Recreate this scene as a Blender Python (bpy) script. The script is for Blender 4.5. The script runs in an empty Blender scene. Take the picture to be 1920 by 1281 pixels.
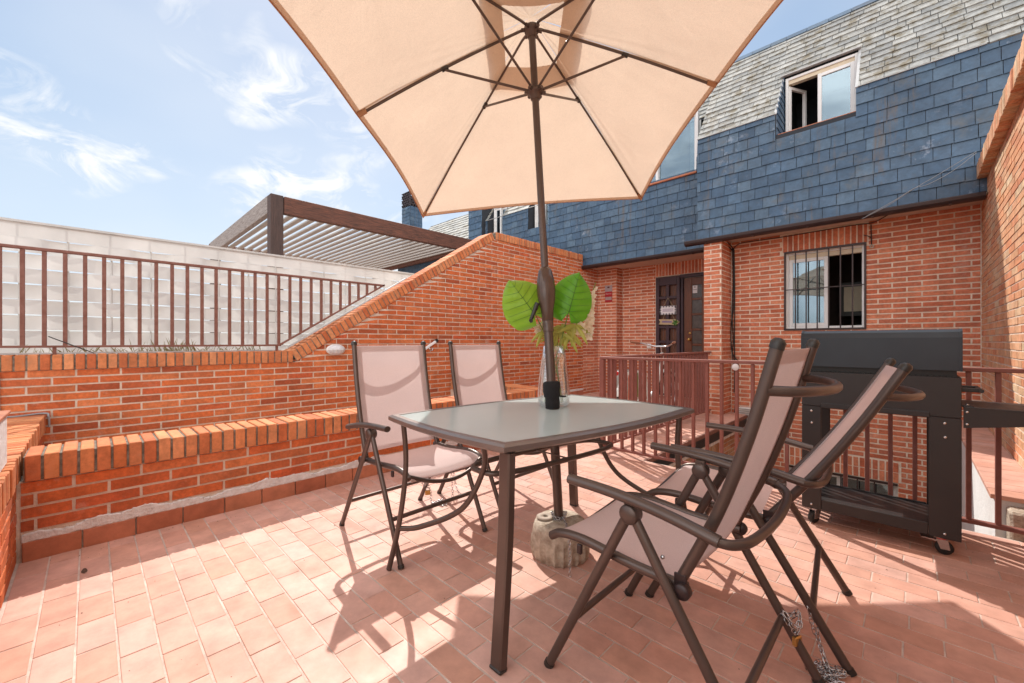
import bpy, math, random
from mathutils import Vector, Matrix, Euler
R = math.radians
rnd = random.Random(7)
S = bpy.context.scene
COL = S.collection
# ------------------------------------------------------------------ camera, sky, sun, exposure
YAW = 44.25; CH = 1.08
cd = bpy.data.cameras.new("camera"); cam = bpy.data.objects.new("camera", cd); COL.objects.link(cam)
cam.location = (0, 0, CH); cam.rotation_euler = (R(90), 0, R(YAW))
cd.sensor_width = 36; cd.lens = 770 / 1920 * 36; cd.clip_start = 0.02; cd.clip_end = 500
S.camera = cam
SUNDIR = Vector((-0.795, 0.442, 1.0)).normalized()      # towards the sun
EL = math.asin(SUNDIR.z); AZ = math.atan2(SUNDIR.x, SUNDIR.y)
w = bpy.data.worlds.new("World"); S.world = w; w.use_nodes = True
nt = w.node_tree; nt.nodes.clear()
wo = nt.nodes.new('ShaderNodeOutputWorld'); bg = nt.nodes.new('ShaderNodeBackground'); nt.links.new(bg.outputs[0], wo.inputs[0])
sky = nt.nodes.new('ShaderNodeTexSky'); sky.sky_type = 'NISHITA'; sky.sun_disc = False
sky.sun_elevation = EL; sky.sun_rotation = AZ; sky.altitude = 600; sky.air_density = 1.0; sky.dust_density = 0.6; sky.ozone_density = 1.2
bg.inputs[1].default_value = 0.15
# thin cirrus: stretched noise on the direction vector, mixed over the sky
tc = nt.nodes.new('ShaderNodeTexCoord')
def wnoise(rot, scl, sc, det, rough, dist):
    mp = nt.nodes.new('ShaderNodeMapping'); mp.inputs['Rotation'].default_value = rot; mp.inputs['Scale'].default_value = scl
    n = nt.nodes.new('ShaderNodeTexNoise'); n.inputs['Scale'].default_value = sc; n.inputs['Detail'].default_value = det
    n.inputs['Roughness'].default_value = rough; n.inputs['Distortion'].default_value = dist
    nt.links.new(tc.outputs['Generated'], mp.inputs[0]); nt.links.new(mp.outputs[0], n.inputs[0]); return n
def ramp(tree, src, a, b, ca=(0,0,0,1), cb=(1,1,1,1)):
    r = tree.nodes.new('ShaderNodeValToRGB'); r.color_ramp.elements[0].position = a; r.color_ramp.elements[1].position = b
    r.color_ramp.elements[0].color = ca; r.color_ramp.elements[1].color = cb
    tree.links.new(src, r.inputs[0]); return r.outputs[0]
def wmath(op, a, b):
    m = nt.nodes.new('ShaderNodeMath'); m.operation = op; m.use_clamp = True
    for i, v in enumerate((a, b)):
        if isinstance(v, (int, float)): m.inputs[i].default_value = v
        else: nt.links.new(v, m.inputs[i])
    return m.outputs[0]
big = ramp(nt, wnoise((1.2, 0.5, 0.1), (1, 1, 1.6), 3.0, 4, 0.5, 0.4).outputs[0], 0.53, 0.63)
fine = ramp(nt, wnoise((0.3, 0.9, 0.5), (1.0, 3.4, 6.0), 3.0, 12, 0.62, 1.0).outputs[0], 0.44, 0.62)
veil = ramp(nt, wnoise((0.1, 0.4, 0.3), (1, 1, 2), 1.1, 4, 0.5, 0.0).outputs[0], 0.40, 0.80)
cl = wmath('ADD', wmath('MULTIPLY', big, fine), wmath('MULTIPLY', veil, 0.6))
# soft roll-off of the sky's brightest part, then cirrus, then bright unseen clouds added for fill light, the bank behind the terrace
def vmath(op, a, b):
    m = nt.nodes.new('ShaderNodeVectorMath'); m.operation = op
    for i, v in enumerate((a, b)):
        if isinstance(v, (tuple, list)): m.inputs[i].default_value = v
        else: nt.links.new(v, m.inputs[i])
    return m
den = vmath('ADD', vmath('MULTIPLY', sky.outputs[0], (.30, .275, .245)).outputs[0], (1, 1, 1)).outputs[0]
soft = vmath('DIVIDE', sky.outputs[0], den).outputs[0]
mx = nt.nodes.new('ShaderNodeMix'); mx.data_type = 'RGBA'
nt.links.new(cl, mx.inputs['Factor']); nt.links.new(soft, mx.inputs['A']); mx.inputs['B'].default_value = (2.75, 2.8, 2.85, 1)
fill_bank = ramp(nt, vmath('DOT_PRODUCT', tc.outputs['Generated'], Vector((.55, -.55, .75)).normalized()[:]).outputs['Value'], .10, .62)
fill_puff = ramp(nt, wnoise((0, 0, 0), (1, 1, 1.4), 2.2, 8, .55, .3).outputs[0], .36, .60)
mx2 = nt.nodes.new('ShaderNodeMix'); mx2.data_type = 'RGBA'
nt.links.new(wmath('MULTIPLY', fill_bank, fill_puff), mx2.inputs['Factor']); nt.links.new(mx.outputs['Result'], mx2.inputs['A']); mx2.inputs['B'].default_value = (8.2, 7.8, 7.4, 1)
nt.links.new(mx2.outputs['Result'], bg.inputs[0])
sd = bpy.data.lights.new("sun", 'SUN'); sun = bpy.data.objects.new("sun", sd); COL.objects.link(sun)
sd.energy = 2.0; sd.angle = R(0.5); sd.color = (1.0, 0.95, 0.87)
sun.rotation_euler = SUNDIR.to_track_quat('Z', 'Y').to_euler(); sun.location = (-8, 4, 10)
S.view_settings.view_transform = 'Standard'; S.view_settings.look = 'None'; S.view_settings.exposure = 1.32; S.view_settings.gamma = 1
S.render.engine = 'CYCLES'; S.cycles.max_bounces = 10; S.cycles.transparent_max_bounces = 12; S.cycles.diffuse_bounces = 5
S.render.resolution_x = 1024; S.render.resolution_y = 683
# ------------------------------------------------------------------ helpers
cs, sn = math.cos(R(YAW)), math.sin(R(YAW))
def cw(r, f, z=0): return Vector((r * cs - f * sn, r * sn + f * cs, z))
class MB:
    def __init__(s): s.v = []; s.f = []; s.m = []; s.s = []
    def add(s, vs, fs, mat=0, smooth=False):
        o = len(s.v); s.v += [Vector(v) for v in vs]
        for f in fs: s.f.append([i + o for i in f]); s.m.append(mat); s.s.append(smooth)
    def hexa(s, p, mat=0):   # 8 points: bottom 4 ccw, top 4 ccw
        s.add(p, [(3,2,1,0),(4,5,6,7),(0,1,5,4),(1,2,6,5),(2,3,7,6),(3,0,4,7)], mat)
    def box(s, a, b, mat=0, M=None):
        x0,y0,z0 = a; x1,y1,z1 = b
        if x0>x1: x0,x1=x1,x0
        if y0>y1: y0,y1=y1,y0
        if z0>z1: z0,z1=z1,z0
        p = [Vector(q) for q in ((x0,y0,z0),(x1,y0,z0),(x1,y1,z0),(x0,y1,z0),(x0,y0,z1),(x1,y0,z1),(x1,y1,z1),(x0,y1,z1))]
        if M is not None: p = [M @ q for q in p]
        s.hexa(p, mat)
    def bbox(s, a, b, bv=0.004, mat=0, M=None):      # box with chamfered edges
        a = Vector(a); b = Vector(b); c = (a + b) / 2; h = (b - a) / 2
        vs = []; idx = {}
        for sx in (-1,1):
            for sy in (-1,1):
                for sz in (-1,1):
                    for k in range(3):
                        q = Vector((sx*(h.x-(bv if k!=0 else 0)), sy*(h.y-(bv if k!=1 else 0)), sz*(h.z-(bv if k!=2 else 0)))) + c
                        idx[(sx,sy,sz,k)] = len(vs); vs.append(M @ q if M is not None else q)
        fs = []
        def fx(l, n):
            pts = [vs[i] for i in l]
            nn = (pts[1]-pts[0]).cross(pts[2]-pts[0])
            cc = M @ c if M is not None else c
            mid = sum(pts, Vector())/len(pts)
            if nn.dot(mid-cc) < 0: l = l[::-1]
            fs.append(l)
        for k in range(3):
            o = [i for i in range(3) if i != k]
            for sg in (-1,1):
                l = []
                for u,v in ((-1,-1),(1,-1),(1,1),(-1,1)):
                    t = [0,0,0]; t[k]=sg; t[o[0]]=u; t[o[1]]=v; l.append(idx[(t[0],t[1],t[2],k)])
                fx(l, 0)
        for k in range(3):      # edges along axis k
            o = [i for i in range(3) if i != k]
            for u in (-1,1):
                for v in (-1,1):
                    t0=[0,0,0]; t0[k]=-1; t0[o[0]]=u; t0[o[1]]=v; t1=list(t0); t1[k]=1
                    fx([idx[(*t0,o[0])], idx[(*t1,o[0])], idx[(*t1,o[1])], idx[(*t0,o[1])]], 0)
        for sx in (-1,1):
            for sy in (-1,1):
                for sz in (-1,1): fx([idx[(sx,sy,sz,k)] for k in range(3)], 0)
        s.add(vs, fs, mat)
    def beam(s, p, q, w, h, up=(0,0,1), mat=0, bv=0.0):
        p = Vector(p); q = Vector(q); z = (q-p); L = z.length; z.normalize()
        x = Vector(up).cross(z)
        if x.length < 1e-4: x = Vector((1,0,0)).cross(z)
        x.normalize(); y = z.cross(x)
        M = Matrix((( x.x,y.x,z.x,p.x),(x.y,y.y,z.y,p.y),(x.z,y.z,z.z,p.z),(0,0,0,1)))
        if bv: s.bbox((-w/2,-h/2,0),(w/2,h/2,L),bv,mat,M)
        else: s.box((-w/2,-h/2,0),(w/2,h/2,L),mat,M)
    def tube(s, pts, r, seg=10, mat=0, closed=False, flat=1.0, up=None, cap=True):
        pts = [Vector(p) for p in pts]; n = len(pts)
        rs = r if isinstance(r, (list,tuple)) else [r]*n
        T = []
        for i in range(n):
            if closed: t = pts[(i+1)%n]-pts[i-1]
            elif i == 0: t = pts[1]-pts[0]
            elif i == n-1: t = pts[-1]-pts[-2]
            else: t = (pts[i+1]-pts[i]).normalized()+(pts[i]-pts[i-1]).normalized()
            T.append(t.normalized())
        ref = Vector(up) if up else (Vector((0,0,1)) if abs(T[0].z) < .9 else Vector((1,0,0)))
        nrm = (ref - T[0]*ref.dot(T[0])).normalized()
        vs = []
        for i in range(n):
            if i: nrm = (nrm - T[i]*nrm.dot(T[i])).normalized()
            b = T[i].cross(nrm)
            for k in range(seg):
                a = 2*math.pi*k/seg
                vs.append(pts[i] + nrm*math.cos(a)*rs[i] + b*math.sin(a)*rs[i]*flat)
        fs = []
        for i in range(n if closed else n-1):
            j = (i+1)%n
            for k in range(seg):
                l = (k+1)%seg; fs.append((i*seg+k, i*seg+l, j*seg+l, j*seg+k))
        s.add(vs, fs, mat, True)
        if cap and not closed:
            s.add(vs[:seg], [tuple(range(seg))[::-1]], mat); s.add(vs[-seg:], [tuple(range(seg))], mat)
    def lathe(s, prof, seg=32, mat=0, M=None, smooth=True, fn=None, close=False):
        vs = []; n = len(prof)
        for (r,z) in prof:
            for k in range(seg):
                a = 2*math.pi*k/seg; rr = fn(r,z,a) if fn else r
                q = Vector((rr*math.cos(a), rr*math.sin(a), z)); vs.append(M @ q if M is not None else q)
        fs = []
        for i in range(n if close else n-1):
            j = (i+1)%n
            for k in range(seg):
                l=(k+1)%seg; fs.append((i*seg+k,i*seg+l,j*seg+l,j*seg+k))
        s.add(vs, fs, mat, smooth)
        if not close:
            if prof[0][0] > 1e-4: s.add(vs[:seg],[tuple(range(seg))[::-1]],mat)
            if prof[-1][0] > 1e-4: s.add(vs[-seg:],[tuple(range(seg))],mat)
    def prism(s, poly, axis, a, b, mat=0):   # poly in the two other axes, extruded along axis
        def P(u,v,t): return {'x':(t,u,v),'y':(u,t,v),'z':(u,v,t)}[axis]
        n = len(poly); vs = [P(u,v,a) for u,v in poly]+[P(u,v,b) for u,v in poly]
        s.add(vs, [tuple(range(n))[::-1], tuple(range(n,2*n))]+[(i,(i+1)%n,(i+1)%n+n,i+n) for i in range(n)], mat)
    def grid(s, fn, nu, nv, mat=0, smooth=True):
        vs = [fn(i/nu, j/nv) for i in range(nu+1) for j in range(nv+1)]
        s.add(vs, [(i*(nv+1)+j,(i+1)*(nv+1)+j,(i+1)*(nv+1)+j+1,i*(nv+1)+j+1) for i in range(nu) for j in range(nv)], mat, smooth)
WM = {}
def tag(o, label=None, cat=None, group=None, kind=None):
    if label: o['label'] = label
    if cat: o['category'] = cat
    if group: o['group'] = group
    if kind: o['kind'] = kind
    return o
def thing(name, label, cat, loc=(0,0,0), rz=0, group=None):
    o = bpy.data.objects.new(name, None); COL.objects.link(o); o.empty_display_size = .1
    o.location = loc; o.rotation_euler = (0,0,rz); WM[o] = Matrix.Translation(loc) @ Matrix.Rotation(rz,4,'Z')
    return tag(o, label, cat, group)
def build(mb, name, mats, parent=None, world=True, loc=None):
    if not isinstance(mats, (list,tuple)): mats = [mats]
    me = bpy.data.meshes.new(name)
    if parent is not None:
        W = WM[parent]; inv = W.inverted() if world else None
    else:
        W = Matrix.Translation(loc) if loc is not None else Matrix.Identity(4); inv = W.inverted()
    vs = [inv @ v for v in mb.v] if inv is not None else mb.v
    me.from_pydata([tuple(v) for v in vs], [], mb.f)
    for m in mats: me.materials.append(m)
    me.polygons.foreach_set('material_index', mb.m); me.polygons.foreach_set('use_smooth', mb.s)
    me.update()
    o = bpy.data.objects.new(name, me); COL.objects.link(o)
    if parent is not None: o.parent = parent; WM[o] = W
    else:
        if loc is not None: o.location = loc
        WM[o] = W
    return o
def part(name, mats, parent, fn, world=True):
    m = MB(); fn(m); return build(m, name, mats, parent, world)
def cr(pts, n=8):   # catmull-rom
    pts = [Vector(p) for p in pts]; out = []
    P = [pts[0]*2-pts[1]] + pts + [pts[-1]*2-pts[-2]]
    for i in range(1, len(P)-2):
        for k in range(n):
            t = k/n
            out.append(0.5*((2*P[i])+(-P[i-1]+P[i+1])*t+(2*P[i-1]-5*P[i]+4*P[i+1]-P[i+2])*t*t+(-P[i-1]+3*P[i]-3*P[i+1]+P[i+2])*t**3))
    out.append(pts[-1]); return out
# ------------------------------------------------------------------ materials
def new(name):
    m = bpy.data.materials.new(name); m.use_nodes = True; t = m.node_tree
    return m, t, t.nodes['Principled BSDF']
def nz(t, scale, det=4, rough=.55, vec='Object', stretch=None, dist=0):
    c = t.nodes.new('ShaderNodeTexCoord'); n = t.nodes.new('ShaderNodeTexNoise')
    n.inputs['Scale'].default_value = scale; n.inputs['Detail'].default_value = det; n.inputs['Roughness'].default_value = rough
    n.inputs['Distortion'].default_value = dist
    if stretch:
        mp = t.nodes.new('ShaderNodeMapping'); mp.inputs['Scale'].default_value = stretch
        t.links.new(c.outputs[vec], mp.inputs[0]); t.links.new(mp.outputs[0], n.inputs[0])
    else: t.links.new(c.outputs[vec], n.inputs[0])
    return n.outputs[0]
def mixc(t, fac, a, b, mode='MIX'):
    m = t.nodes.new('ShaderNodeMix'); m.data_type = 'RGBA'; m.blend_type = mode
    for k, v in (('Factor',fac),('A',a),('B',b)):
        if isinstance(v,(int,float)): m.inputs[k].default_value = v
        elif isinstance(v,(tuple,list)): m.inputs[k].default_value = (*v,1) if len(v)==3 else v
        else: t.links.new(v, m.inputs[k])
    return m.outputs['Result']
def bump(t, p, h, strength, dist=.01):
    b = t.nodes.new('ShaderNodeBump'); b.inputs['Strength'].default_value = strength; b.inputs['Distance'].default_value = dist
    t.links.new(h, b.inputs['Height']); t.links.new(b.outputs[0], p.inputs['Normal'])
def plain(name, c, rough=.5, metal=0, c2=None, ns=8, bs=0, bn=60, r2=None, stretch=None, spec=None):
    m, t, p = new(name); p.inputs['Roughness'].default_value = rough; p.inputs['Metallic'].default_value = metal
    n = nz(t, ns, 5, .6, stretch=stretch)
    c2 = c2 or tuple(x*.8 for x in c)
    t.links.new(mixc(t, ramp(t, n, .3, .7), c, c2), p.inputs['Base Color'])
    if r2 is not None:
        mr = t.nodes.new('ShaderNodeMapRange'); mr.inputs['To Min'].default_value = rough; mr.inputs['To Max'].default_value = r2
        mr.inputs['From Min'].default_value = .3; mr.inputs['From Max'].default_value = .7
        t.links.new(nz(t, ns*2.3, 5), mr.inputs[0]); t.links.new(mr.outputs[0], p.inputs['Roughness'])
    if bs: bump(t, p, nz(t, bn, 6, .6, stretch=stretch), bs)
    if spec is not None: p.inputs['Specular IOR Level'].default_value = spec
    return m
def island(name, cols, rough=.8, ns=30, nstr=.25, bs=.4, bn=90, stain=None, stainc=(.1,.09,.08), stscale=1.5, spec=.3, r2=None, sa=.58, sb=.75, stretch=None, salt=None, saltc=(.75,.66,.58), salts=6, streak=None, streakc=(.16,.11,.06)):
    """colour per brick / tile / slate (each is its own island) plus fine mottling, big-scale staining and relief"""
    m, t, p = new(name); p.inputs['Roughness'].default_value = rough; p.inputs['Specular IOR Level'].default_value = spec
    g = t.nodes.new('ShaderNodeNewGeometry'); r = t.nodes.new('ShaderNodeValToRGB')
    el = r.color_ramp.elements
    while len(el) < len(cols): el.new(.5)
    for i, c in enumerate(cols): el[i].position = i/(len(cols)-1); el[i].color = (*c,1)
    t.links.new(g.outputs['Random Per Island'], r.inputs[0])
    n = nz(t, ns, 6, .65, stretch=stretch)
    col = mixc(t, nstr, r.outputs[0], mixc(t, 1.0, r.outputs[0], ramp(t, n, .25, .75, (.35,.35,.35,1), (1.6,1.6,1.6,1)), 'MULTIPLY'))
    col = mixc(t, nstr, col, mixc(t, 1.0, col, ramp(t, nz(t, ns*.18, 3), .3, .7, (.6,.6,.6,1), (1.35,1.35,1.35,1)), 'MULTIPLY'))
    if stain:
        col = mixc(t, wm_(t, ramp(t, nz(t, stscale, 7, .7), sa, sb), stain), col, stainc)
    if salt:
        a = wm_(t, ramp(t, nz(t, salts, 9, .75), .56, .72), salt); b = ramp(t, nz(t, salts*.22, 3), .48, .62)
        m2 = t.nodes.new('ShaderNodeMath'); m2.operation = 'MULTIPLY'; t.links.new(a, m2.inputs[0]); t.links.new(b, m2.inputs[1])
        col = mixc(t, m2.outputs[0], col, saltc)
    if streak:
        col = mixc(t, wm_(t, ramp(t, nz(t, 1, 6, .7, stretch=(7, 7, .45)), .58, .70), streak), col, streakc)
    t.links.new(col, p.inputs['Base Color'])
    if r2 is not None:
        mr = t.nodes.new('ShaderNodeMapRange'); mr.inputs['To Min'].default_value = rough; mr.inputs['To Max'].default_value = r2
        mr.inputs['From Min'].default_value = .3; mr.inputs['From Max'].default_value = .7
        t.links.new(nz(t, 6, 5), mr.inputs[0]); t.links.new(mr.outputs[0], p.inputs['Roughness'])
    bump(t, p, nz(t, bn, 8, .7), bs, .006)
    return m
def wm_(t, a, b):
    m = t.nodes.new('ShaderNodeMath'); m.operation = 'MULTIPLY'; t.links.new(a, m.inputs[0]); m.inputs[1].default_value = b; return m.outputs[0]
M_ = {}
M_['brick'] = island('orange_brick', [(.42,.090,.030),(.56,.145,.045),(.50,.115,.038),(.62,.19,.07),(.34,.075,.030),(.57,.135,.04),(.46,.14,.055),(.52,.10,.035)], ns=45, nstr=.5, salt=.5, streak=.35, streakc=(.22,.07,.03))
M_['brick_pink'] = island('pink_brick', [(.53,.16,.085),(.61,.22,.12),(.48,.13,.065),(.65,.25,.14),(.57,.18,.095),(.45,.15,.09)], ns=40, nstr=.45, salt=.35, streak=.2, streakc=(.30,.12,.07))
M_['brick_pale'] = island('weathered_brick', [(.55,.22,.11),(.60,.35,.21),(.56,.26,.13),(.58,.42,.27),(.62,.30,.16),(.50,.19,.10)], ns=30, nstr=.5, salt=.4)
M_['mortar_pale'] = plain('pale_mortar', (.88,.76,.63), .95, c2=(.70,.58,.47), ns=14, bs=.9, bn=120)
M_['mortar'] = plain('mortar', (.80,.68,.57), .95, c2=(.60,.49,.40), ns=14, bs=.9, bn=120)
M_['mortar_dirty'] = plain('dirty_mortar', (.30,.25,.20), .95, c2=(.10,.08,.06), ns=30, bs=1, bn=90)
M_['coping'] = island('coping_brick', [(.52,.15,.05),(.60,.22,.09),(.46,.12,.045),(.62,.26,.12),(.50,.17,.07)], ns=40, nstr=.4, stain=.75, stainc=(.20,.14,.10), stscale=5)
M_['tile'] = island('terracotta_floor_tile', [(.58,.32,.245),(.61,.355,.285),(.545,.285,.205),(.595,.335,.265),(.565,.29,.215),(.625,.375,.31),(.52,.265,.19)], rough=.46, ns=9, nstr=.34, bs=.12, bn=45, stain=.45, stainc=(.42,.20,.14), stscale=2.6, spec=.4, r2=.72)
M_['grout'] = plain('floor_grout', (.66,.55,.48), .95, c2=(.42,.31,.26), ns=12, bs=.5)
M_['skirt'] = island('skirting_tile', [(.40,.13,.07),(.47,.18,.10),(.42,.15,.09)], rough=.6, ns=12, nstr=.4, bs=.2)
M_['whitewash'] = plain('whitewash', (.80,.77,.76), .9, c2=(.60,.56,.54), ns=20, bs=1.0, bn=70)
M_['plaster'] = plain('white_render', (.78,.78,.78), .9, c2=(.66,.65,.64), ns=3, bs=.5, bn=50)
M_['slate'] = island('slate', [(.036,.080,.145),(.048,.098,.168),(.030,.068,.125),(.058,.112,.185),(.042,.088,.155),(.072,.125,.19),(.036,.080,.140)], rough=.4, ns=16, nstr=.45, bs=.35, bn=35, stain=.6, stainc=(.13,.12,.10), stscale=2.6, spec=.5, r2=.62, sa=.56, sb=.72, salt=.75, saltc=(.38,.44,.54), salts=6, streak=.7, streakc=(.12,.085,.055))
M_['slate_sunlit'] = island('sunlit_weathered_slate', [(.27,.275,.27),(.33,.335,.32),(.23,.24,.24),(.37,.37,.35),(.30,.30,.285)], rough=.7, ns=22, nstr=.5, bs=.6, bn=35, stain=.8, stainc=(.15,.12,.07), stscale=7, sa=.5, sb=.62)  # lighter grey paints sunlight into the upper slopes and far roof; stains are lichen
M_['slate_core'] = plain('slate_backing', (.03,.035,.045), .9)
M_['rail'] = plain('maroon_painted_steel', (.27,.10,.078), .5, c2=(.22,.075,.058), ns=20, bs=.15, r2=.65)
M_['rail_old'] = plain('rusty_painted_steel', (.23,.10,.075), .6, c2=(.16,.055,.035), ns=25, bs=.2)
M_['alu'] = plain('brown_painted_aluminium', (.125,.092,.080), .30, .55, c2=(.10,.073,.064), ns=5, r2=.40)
M_['gutter'] = plain('dark_brown_metal', (.05,.03,.03), .4, .3, c2=(.035,.022,.022), ns=4)
M_['grey_plastic'] = plain('dark_plastic', (.03,.026,.024), .4)
M_['grill'] = plain('dark_grill_enamel', (.040,.036,.036), .38, .3, c2=(.03,.027,.028), ns=3, bs=.04, bn=400, r2=.5)
M_['grill_lid'] = plain('blue_black_grill_enamel', (.035,.042,.052), .3, .4, c2=(.028,.034,.042), ns=3, r2=.42)
M_['black'] = plain('black_iron', (.012,.012,.012), .5)
M_['black_cloth'] = plain('black_cloth', (.012,.011,.013), .9, bs=.6, bn=200)
M_['rubber'] = plain('black_rubber', (.02,.02,.02), .7)
M_['chrome'] = plain('zinc_plated_steel', (.62,.62,.64), .25, 1, c2=(.5,.5,.52), ns=20)
M_['brass'] = plain('brass', (.62,.40,.14), .35, .9, c2=(.5,.3,.1))
M_['red'] = plain('red_plastic', (.6,.02,.02), .4)
M_['white_plastic'] = plain('white_plastic', (.78,.77,.76), .45, c2=(.7,.69,.67))
M_['pvc'] = plain('white_window_frame', (.82,.82,.82), .35, c2=(.74,.74,.74), ns=2)
M_['cream'] = plain('cream_shutter_box', (.72,.62,.46), .6, c2=(.62,.52,.38))
M_['wood_white'] = plain('white_painted_slat', (.50,.47,.44), .7, c2=(.38,.35,.32), ns=4, bs=.3, stretch=(1,12,12))
M_['beam'] = plain('dark_stained_timber', (.21,.075,.045), .7, c2=(.045,.022,.016), ns=5, bs=.9, bn=14, stretch=(14,1,14))
M_['beam_x'] = plain('weathered_timber', (.42,.38,.36), .8, c2=(.16,.13,.12), ns=6, bs=.9, bn=14, stretch=(1,14,14))
M_['post'] = plain('dark_timber_post', (.10,.055,.045), .7, c2=(.045,.028,.024), ns=6, bs=.9, bn=14, stretch=(14,14,1))
M_['door_wood'] = plain('varnished_door_wood', (.17,.055,.022), .4, c2=(.09,.028,.012), ns=6, bs=.3, bn=20, stretch=(12,12,1))
M_['gate_metal'] = plain('aubergine_painted_metal', (.055,.030,.042), .5, c2=(.04,.022,.03))
M_['soffit'] = plain('painted_soffit', (.66,.55,.46), .9, c2=(.55,.45,.37), ns=3)
M_['lead'] = plain('metal_flashing', (.55,.55,.55), .5, .3)
M_['orange'] = plain('orange_plastic', (.75,.15,.04), .5)
M_['grip'] = plain('brown_leather_grip', (.28,.11,.06), .6)
M_['white_paint'] = plain('white_bicycle_paint', (.75,.78,.74), .3)
M_['cable'] = plain('black_cable', (.018,.016,.016), .6)
M_['cable_grey'] = plain('grey_cable', (.30,.31,.33), .6)
M_['concrete'] = plain('aged_concrete', (.62,.53,.43), .95, c2=(.30,.23,.17), ns=26, bs=1.0, bn=70)
M_['stem'] = plain('green_stem', (.16,.26,.05), .5)

M_['mdark'] = plain('room_dark', (.10,.07,.06), .9)
M_['tan'] = plain('tan_wooden_sign', (.55,.42,.25), .7, bs=.3)
M_['paper'] = plain('white_board', (.80,.80,.82), .7)
M_['ink'] = plain('dark_ink', (.05,.05,.07), .8)
M_['purple'] = plain('purple_ink', (.25,.18,.33), .8)
M_['curtain'] = plain('white_curtain', (.75,.75,.74), .9, ns=4)
def fabric(name, c, trans, rough=.9, weave=600, wb=.25, c2=None, wr=0):
    m, t, p = new(name); t.nodes.remove(p); out = [n for n in t.nodes if n.type=='OUTPUT_MATERIAL'][0]
    d = t.nodes.new('ShaderNodeBsdfDiffuse'); tr = t.nodes.new('ShaderNodeBsdfTranslucent'); mxs = t.nodes.new('ShaderNodeMixShader')
    mxs.inputs[0].default_value = trans
    col = mixc(t, ramp(t, nz(t, 3, 5), .3, .7), c, c2 or tuple(x*.92 for x in c))
    col = mixc(t, .5, col, mixc(t, 1, col, ramp(t, nz(t, weave, 2, .5), .3, .7, (.8,.8,.8,1), (1.15,1.15,1.15,1)), 'MULTIPLY'))
    b = t.nodes.new('ShaderNodeBump'); b.inputs['Strength'].default_value = wb; b.inputs['Distance'].default_value = .002 if not wr else .03
    t.links.new(nz(t, weave if not wr else wr, 3, .5, dist=.6 if wr else 0), b.inputs['Height'])
    for s in (d, tr): t.links.new(col, s.inputs[0]); t.links.new(b.outputs[0], s.inputs['Normal'])
    t.links.new(d.outputs[0], mxs.inputs[1]); t.links.new(tr.outputs[0], mxs.inputs[2]); t.links.new(mxs.outputs[0], out.inputs[0])
    return m
M_['textilene'] = fabric('taupe_mesh_fabric', (.78,.66,.65), .44, weave=500)
M_['canopy'] = fabric('beige_canopy_cloth', (.70,.545,.42), .44, weave=260, wb=.38, wr=6)
M_['hem'] = fabric('canopy_hem', (.60,.34,.20), .30, weave=300)
M_['strip'] = fabric('white_plastic_strip', (.66,.65,.63), .20, weave=4, wb=.02, c2=(.65,.64,.62))
def leafmat(name, a, b, tr=.35):
    m, t, p = new(name); out = [n for n in t.nodes if n.type=='OUTPUT_MATERIAL'][0]
    col = mixc(t, ramp(t, nz(t, 9, 4), .3, .7), a, b); t.links.new(col, p.inputs['Base Color']); p.inputs['Roughness'].default_value = .38
    tl = t.nodes.new('ShaderNodeBsdfTranslucent'); t.links.new(col, tl.inputs[0]); ms = t.nodes.new('ShaderNodeMixShader'); ms.inputs[0].default_value = tr
    t.links.new(p.outputs[0], ms.inputs[1]); t.links.new(tl.outputs[0], ms.inputs[2]); t.links.new(ms.outputs[0], out.inputs[0])
    return m
M_['petal'] = leafmat('cream_petal', (.88,.82,.68), (.85,.72,.55), .5)
M_['leaf'] = leafmat('green_leaf', (.12,.42,.02), (.17,.50,.03))
M_['leaf_l'] = leafmat('lighter_leaf', (.26,.52,.03), (.32,.58,.05))
M_['leaf_y'] = leafmat('yellow_green_leaf', (.42,.46,.07), (.55,.52,.14), .4)
M_['vein'] = plain('leaf_vein', (.05,.17,.015), .5)
def glassmat(name, c, rough, frost=False):
    m, t, p = new(name); p.inputs['Base Color'].default_value = (*c,1); p.inputs['Roughness'].default_value = rough
    p.inputs['Transmission Weight'].default_value = 1; p.inputs['IOR'].default_value = 1.45
    return m
def thin_glass():
    m, t, p = new('thin_clear_glass'); out = [n for n in t.nodes if n.type=='OUTPUT_MATERIAL'][0]; t.nodes.remove(p)
    g = t.nodes.new('ShaderNodeBsdfGlossy'); g.inputs[0].default_value = (1,1,1,1); g.inputs['Roughness'].default_value = .02
    tr = t.nodes.new('ShaderNodeBsdfTransparent'); tr.inputs[0].default_value = (.95,.97,.96,1)
    ms = t.nodes.new('ShaderNodeMixShader'); lw = t.nodes.new('ShaderNodeLayerWeight'); lw.inputs[0].default_value = .5
    mr = t.nodes.new('ShaderNodeMapRange'); mr.inputs['To Min'].default_value = .03; mr.inputs['To Max'].default_value = .95
    t.links.new(lw.outputs['Facing'], mr.inputs[0]); t.links.new(mr.outputs[0], ms.inputs[0])
    t.links.new(tr.outputs[0], ms.inputs[1]); t.links.new(g.outputs[0], ms.inputs[2]); t.links.new(ms.outputs[0], out.inputs[0]); return m
M_['glass'] = thin_glass()
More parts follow.
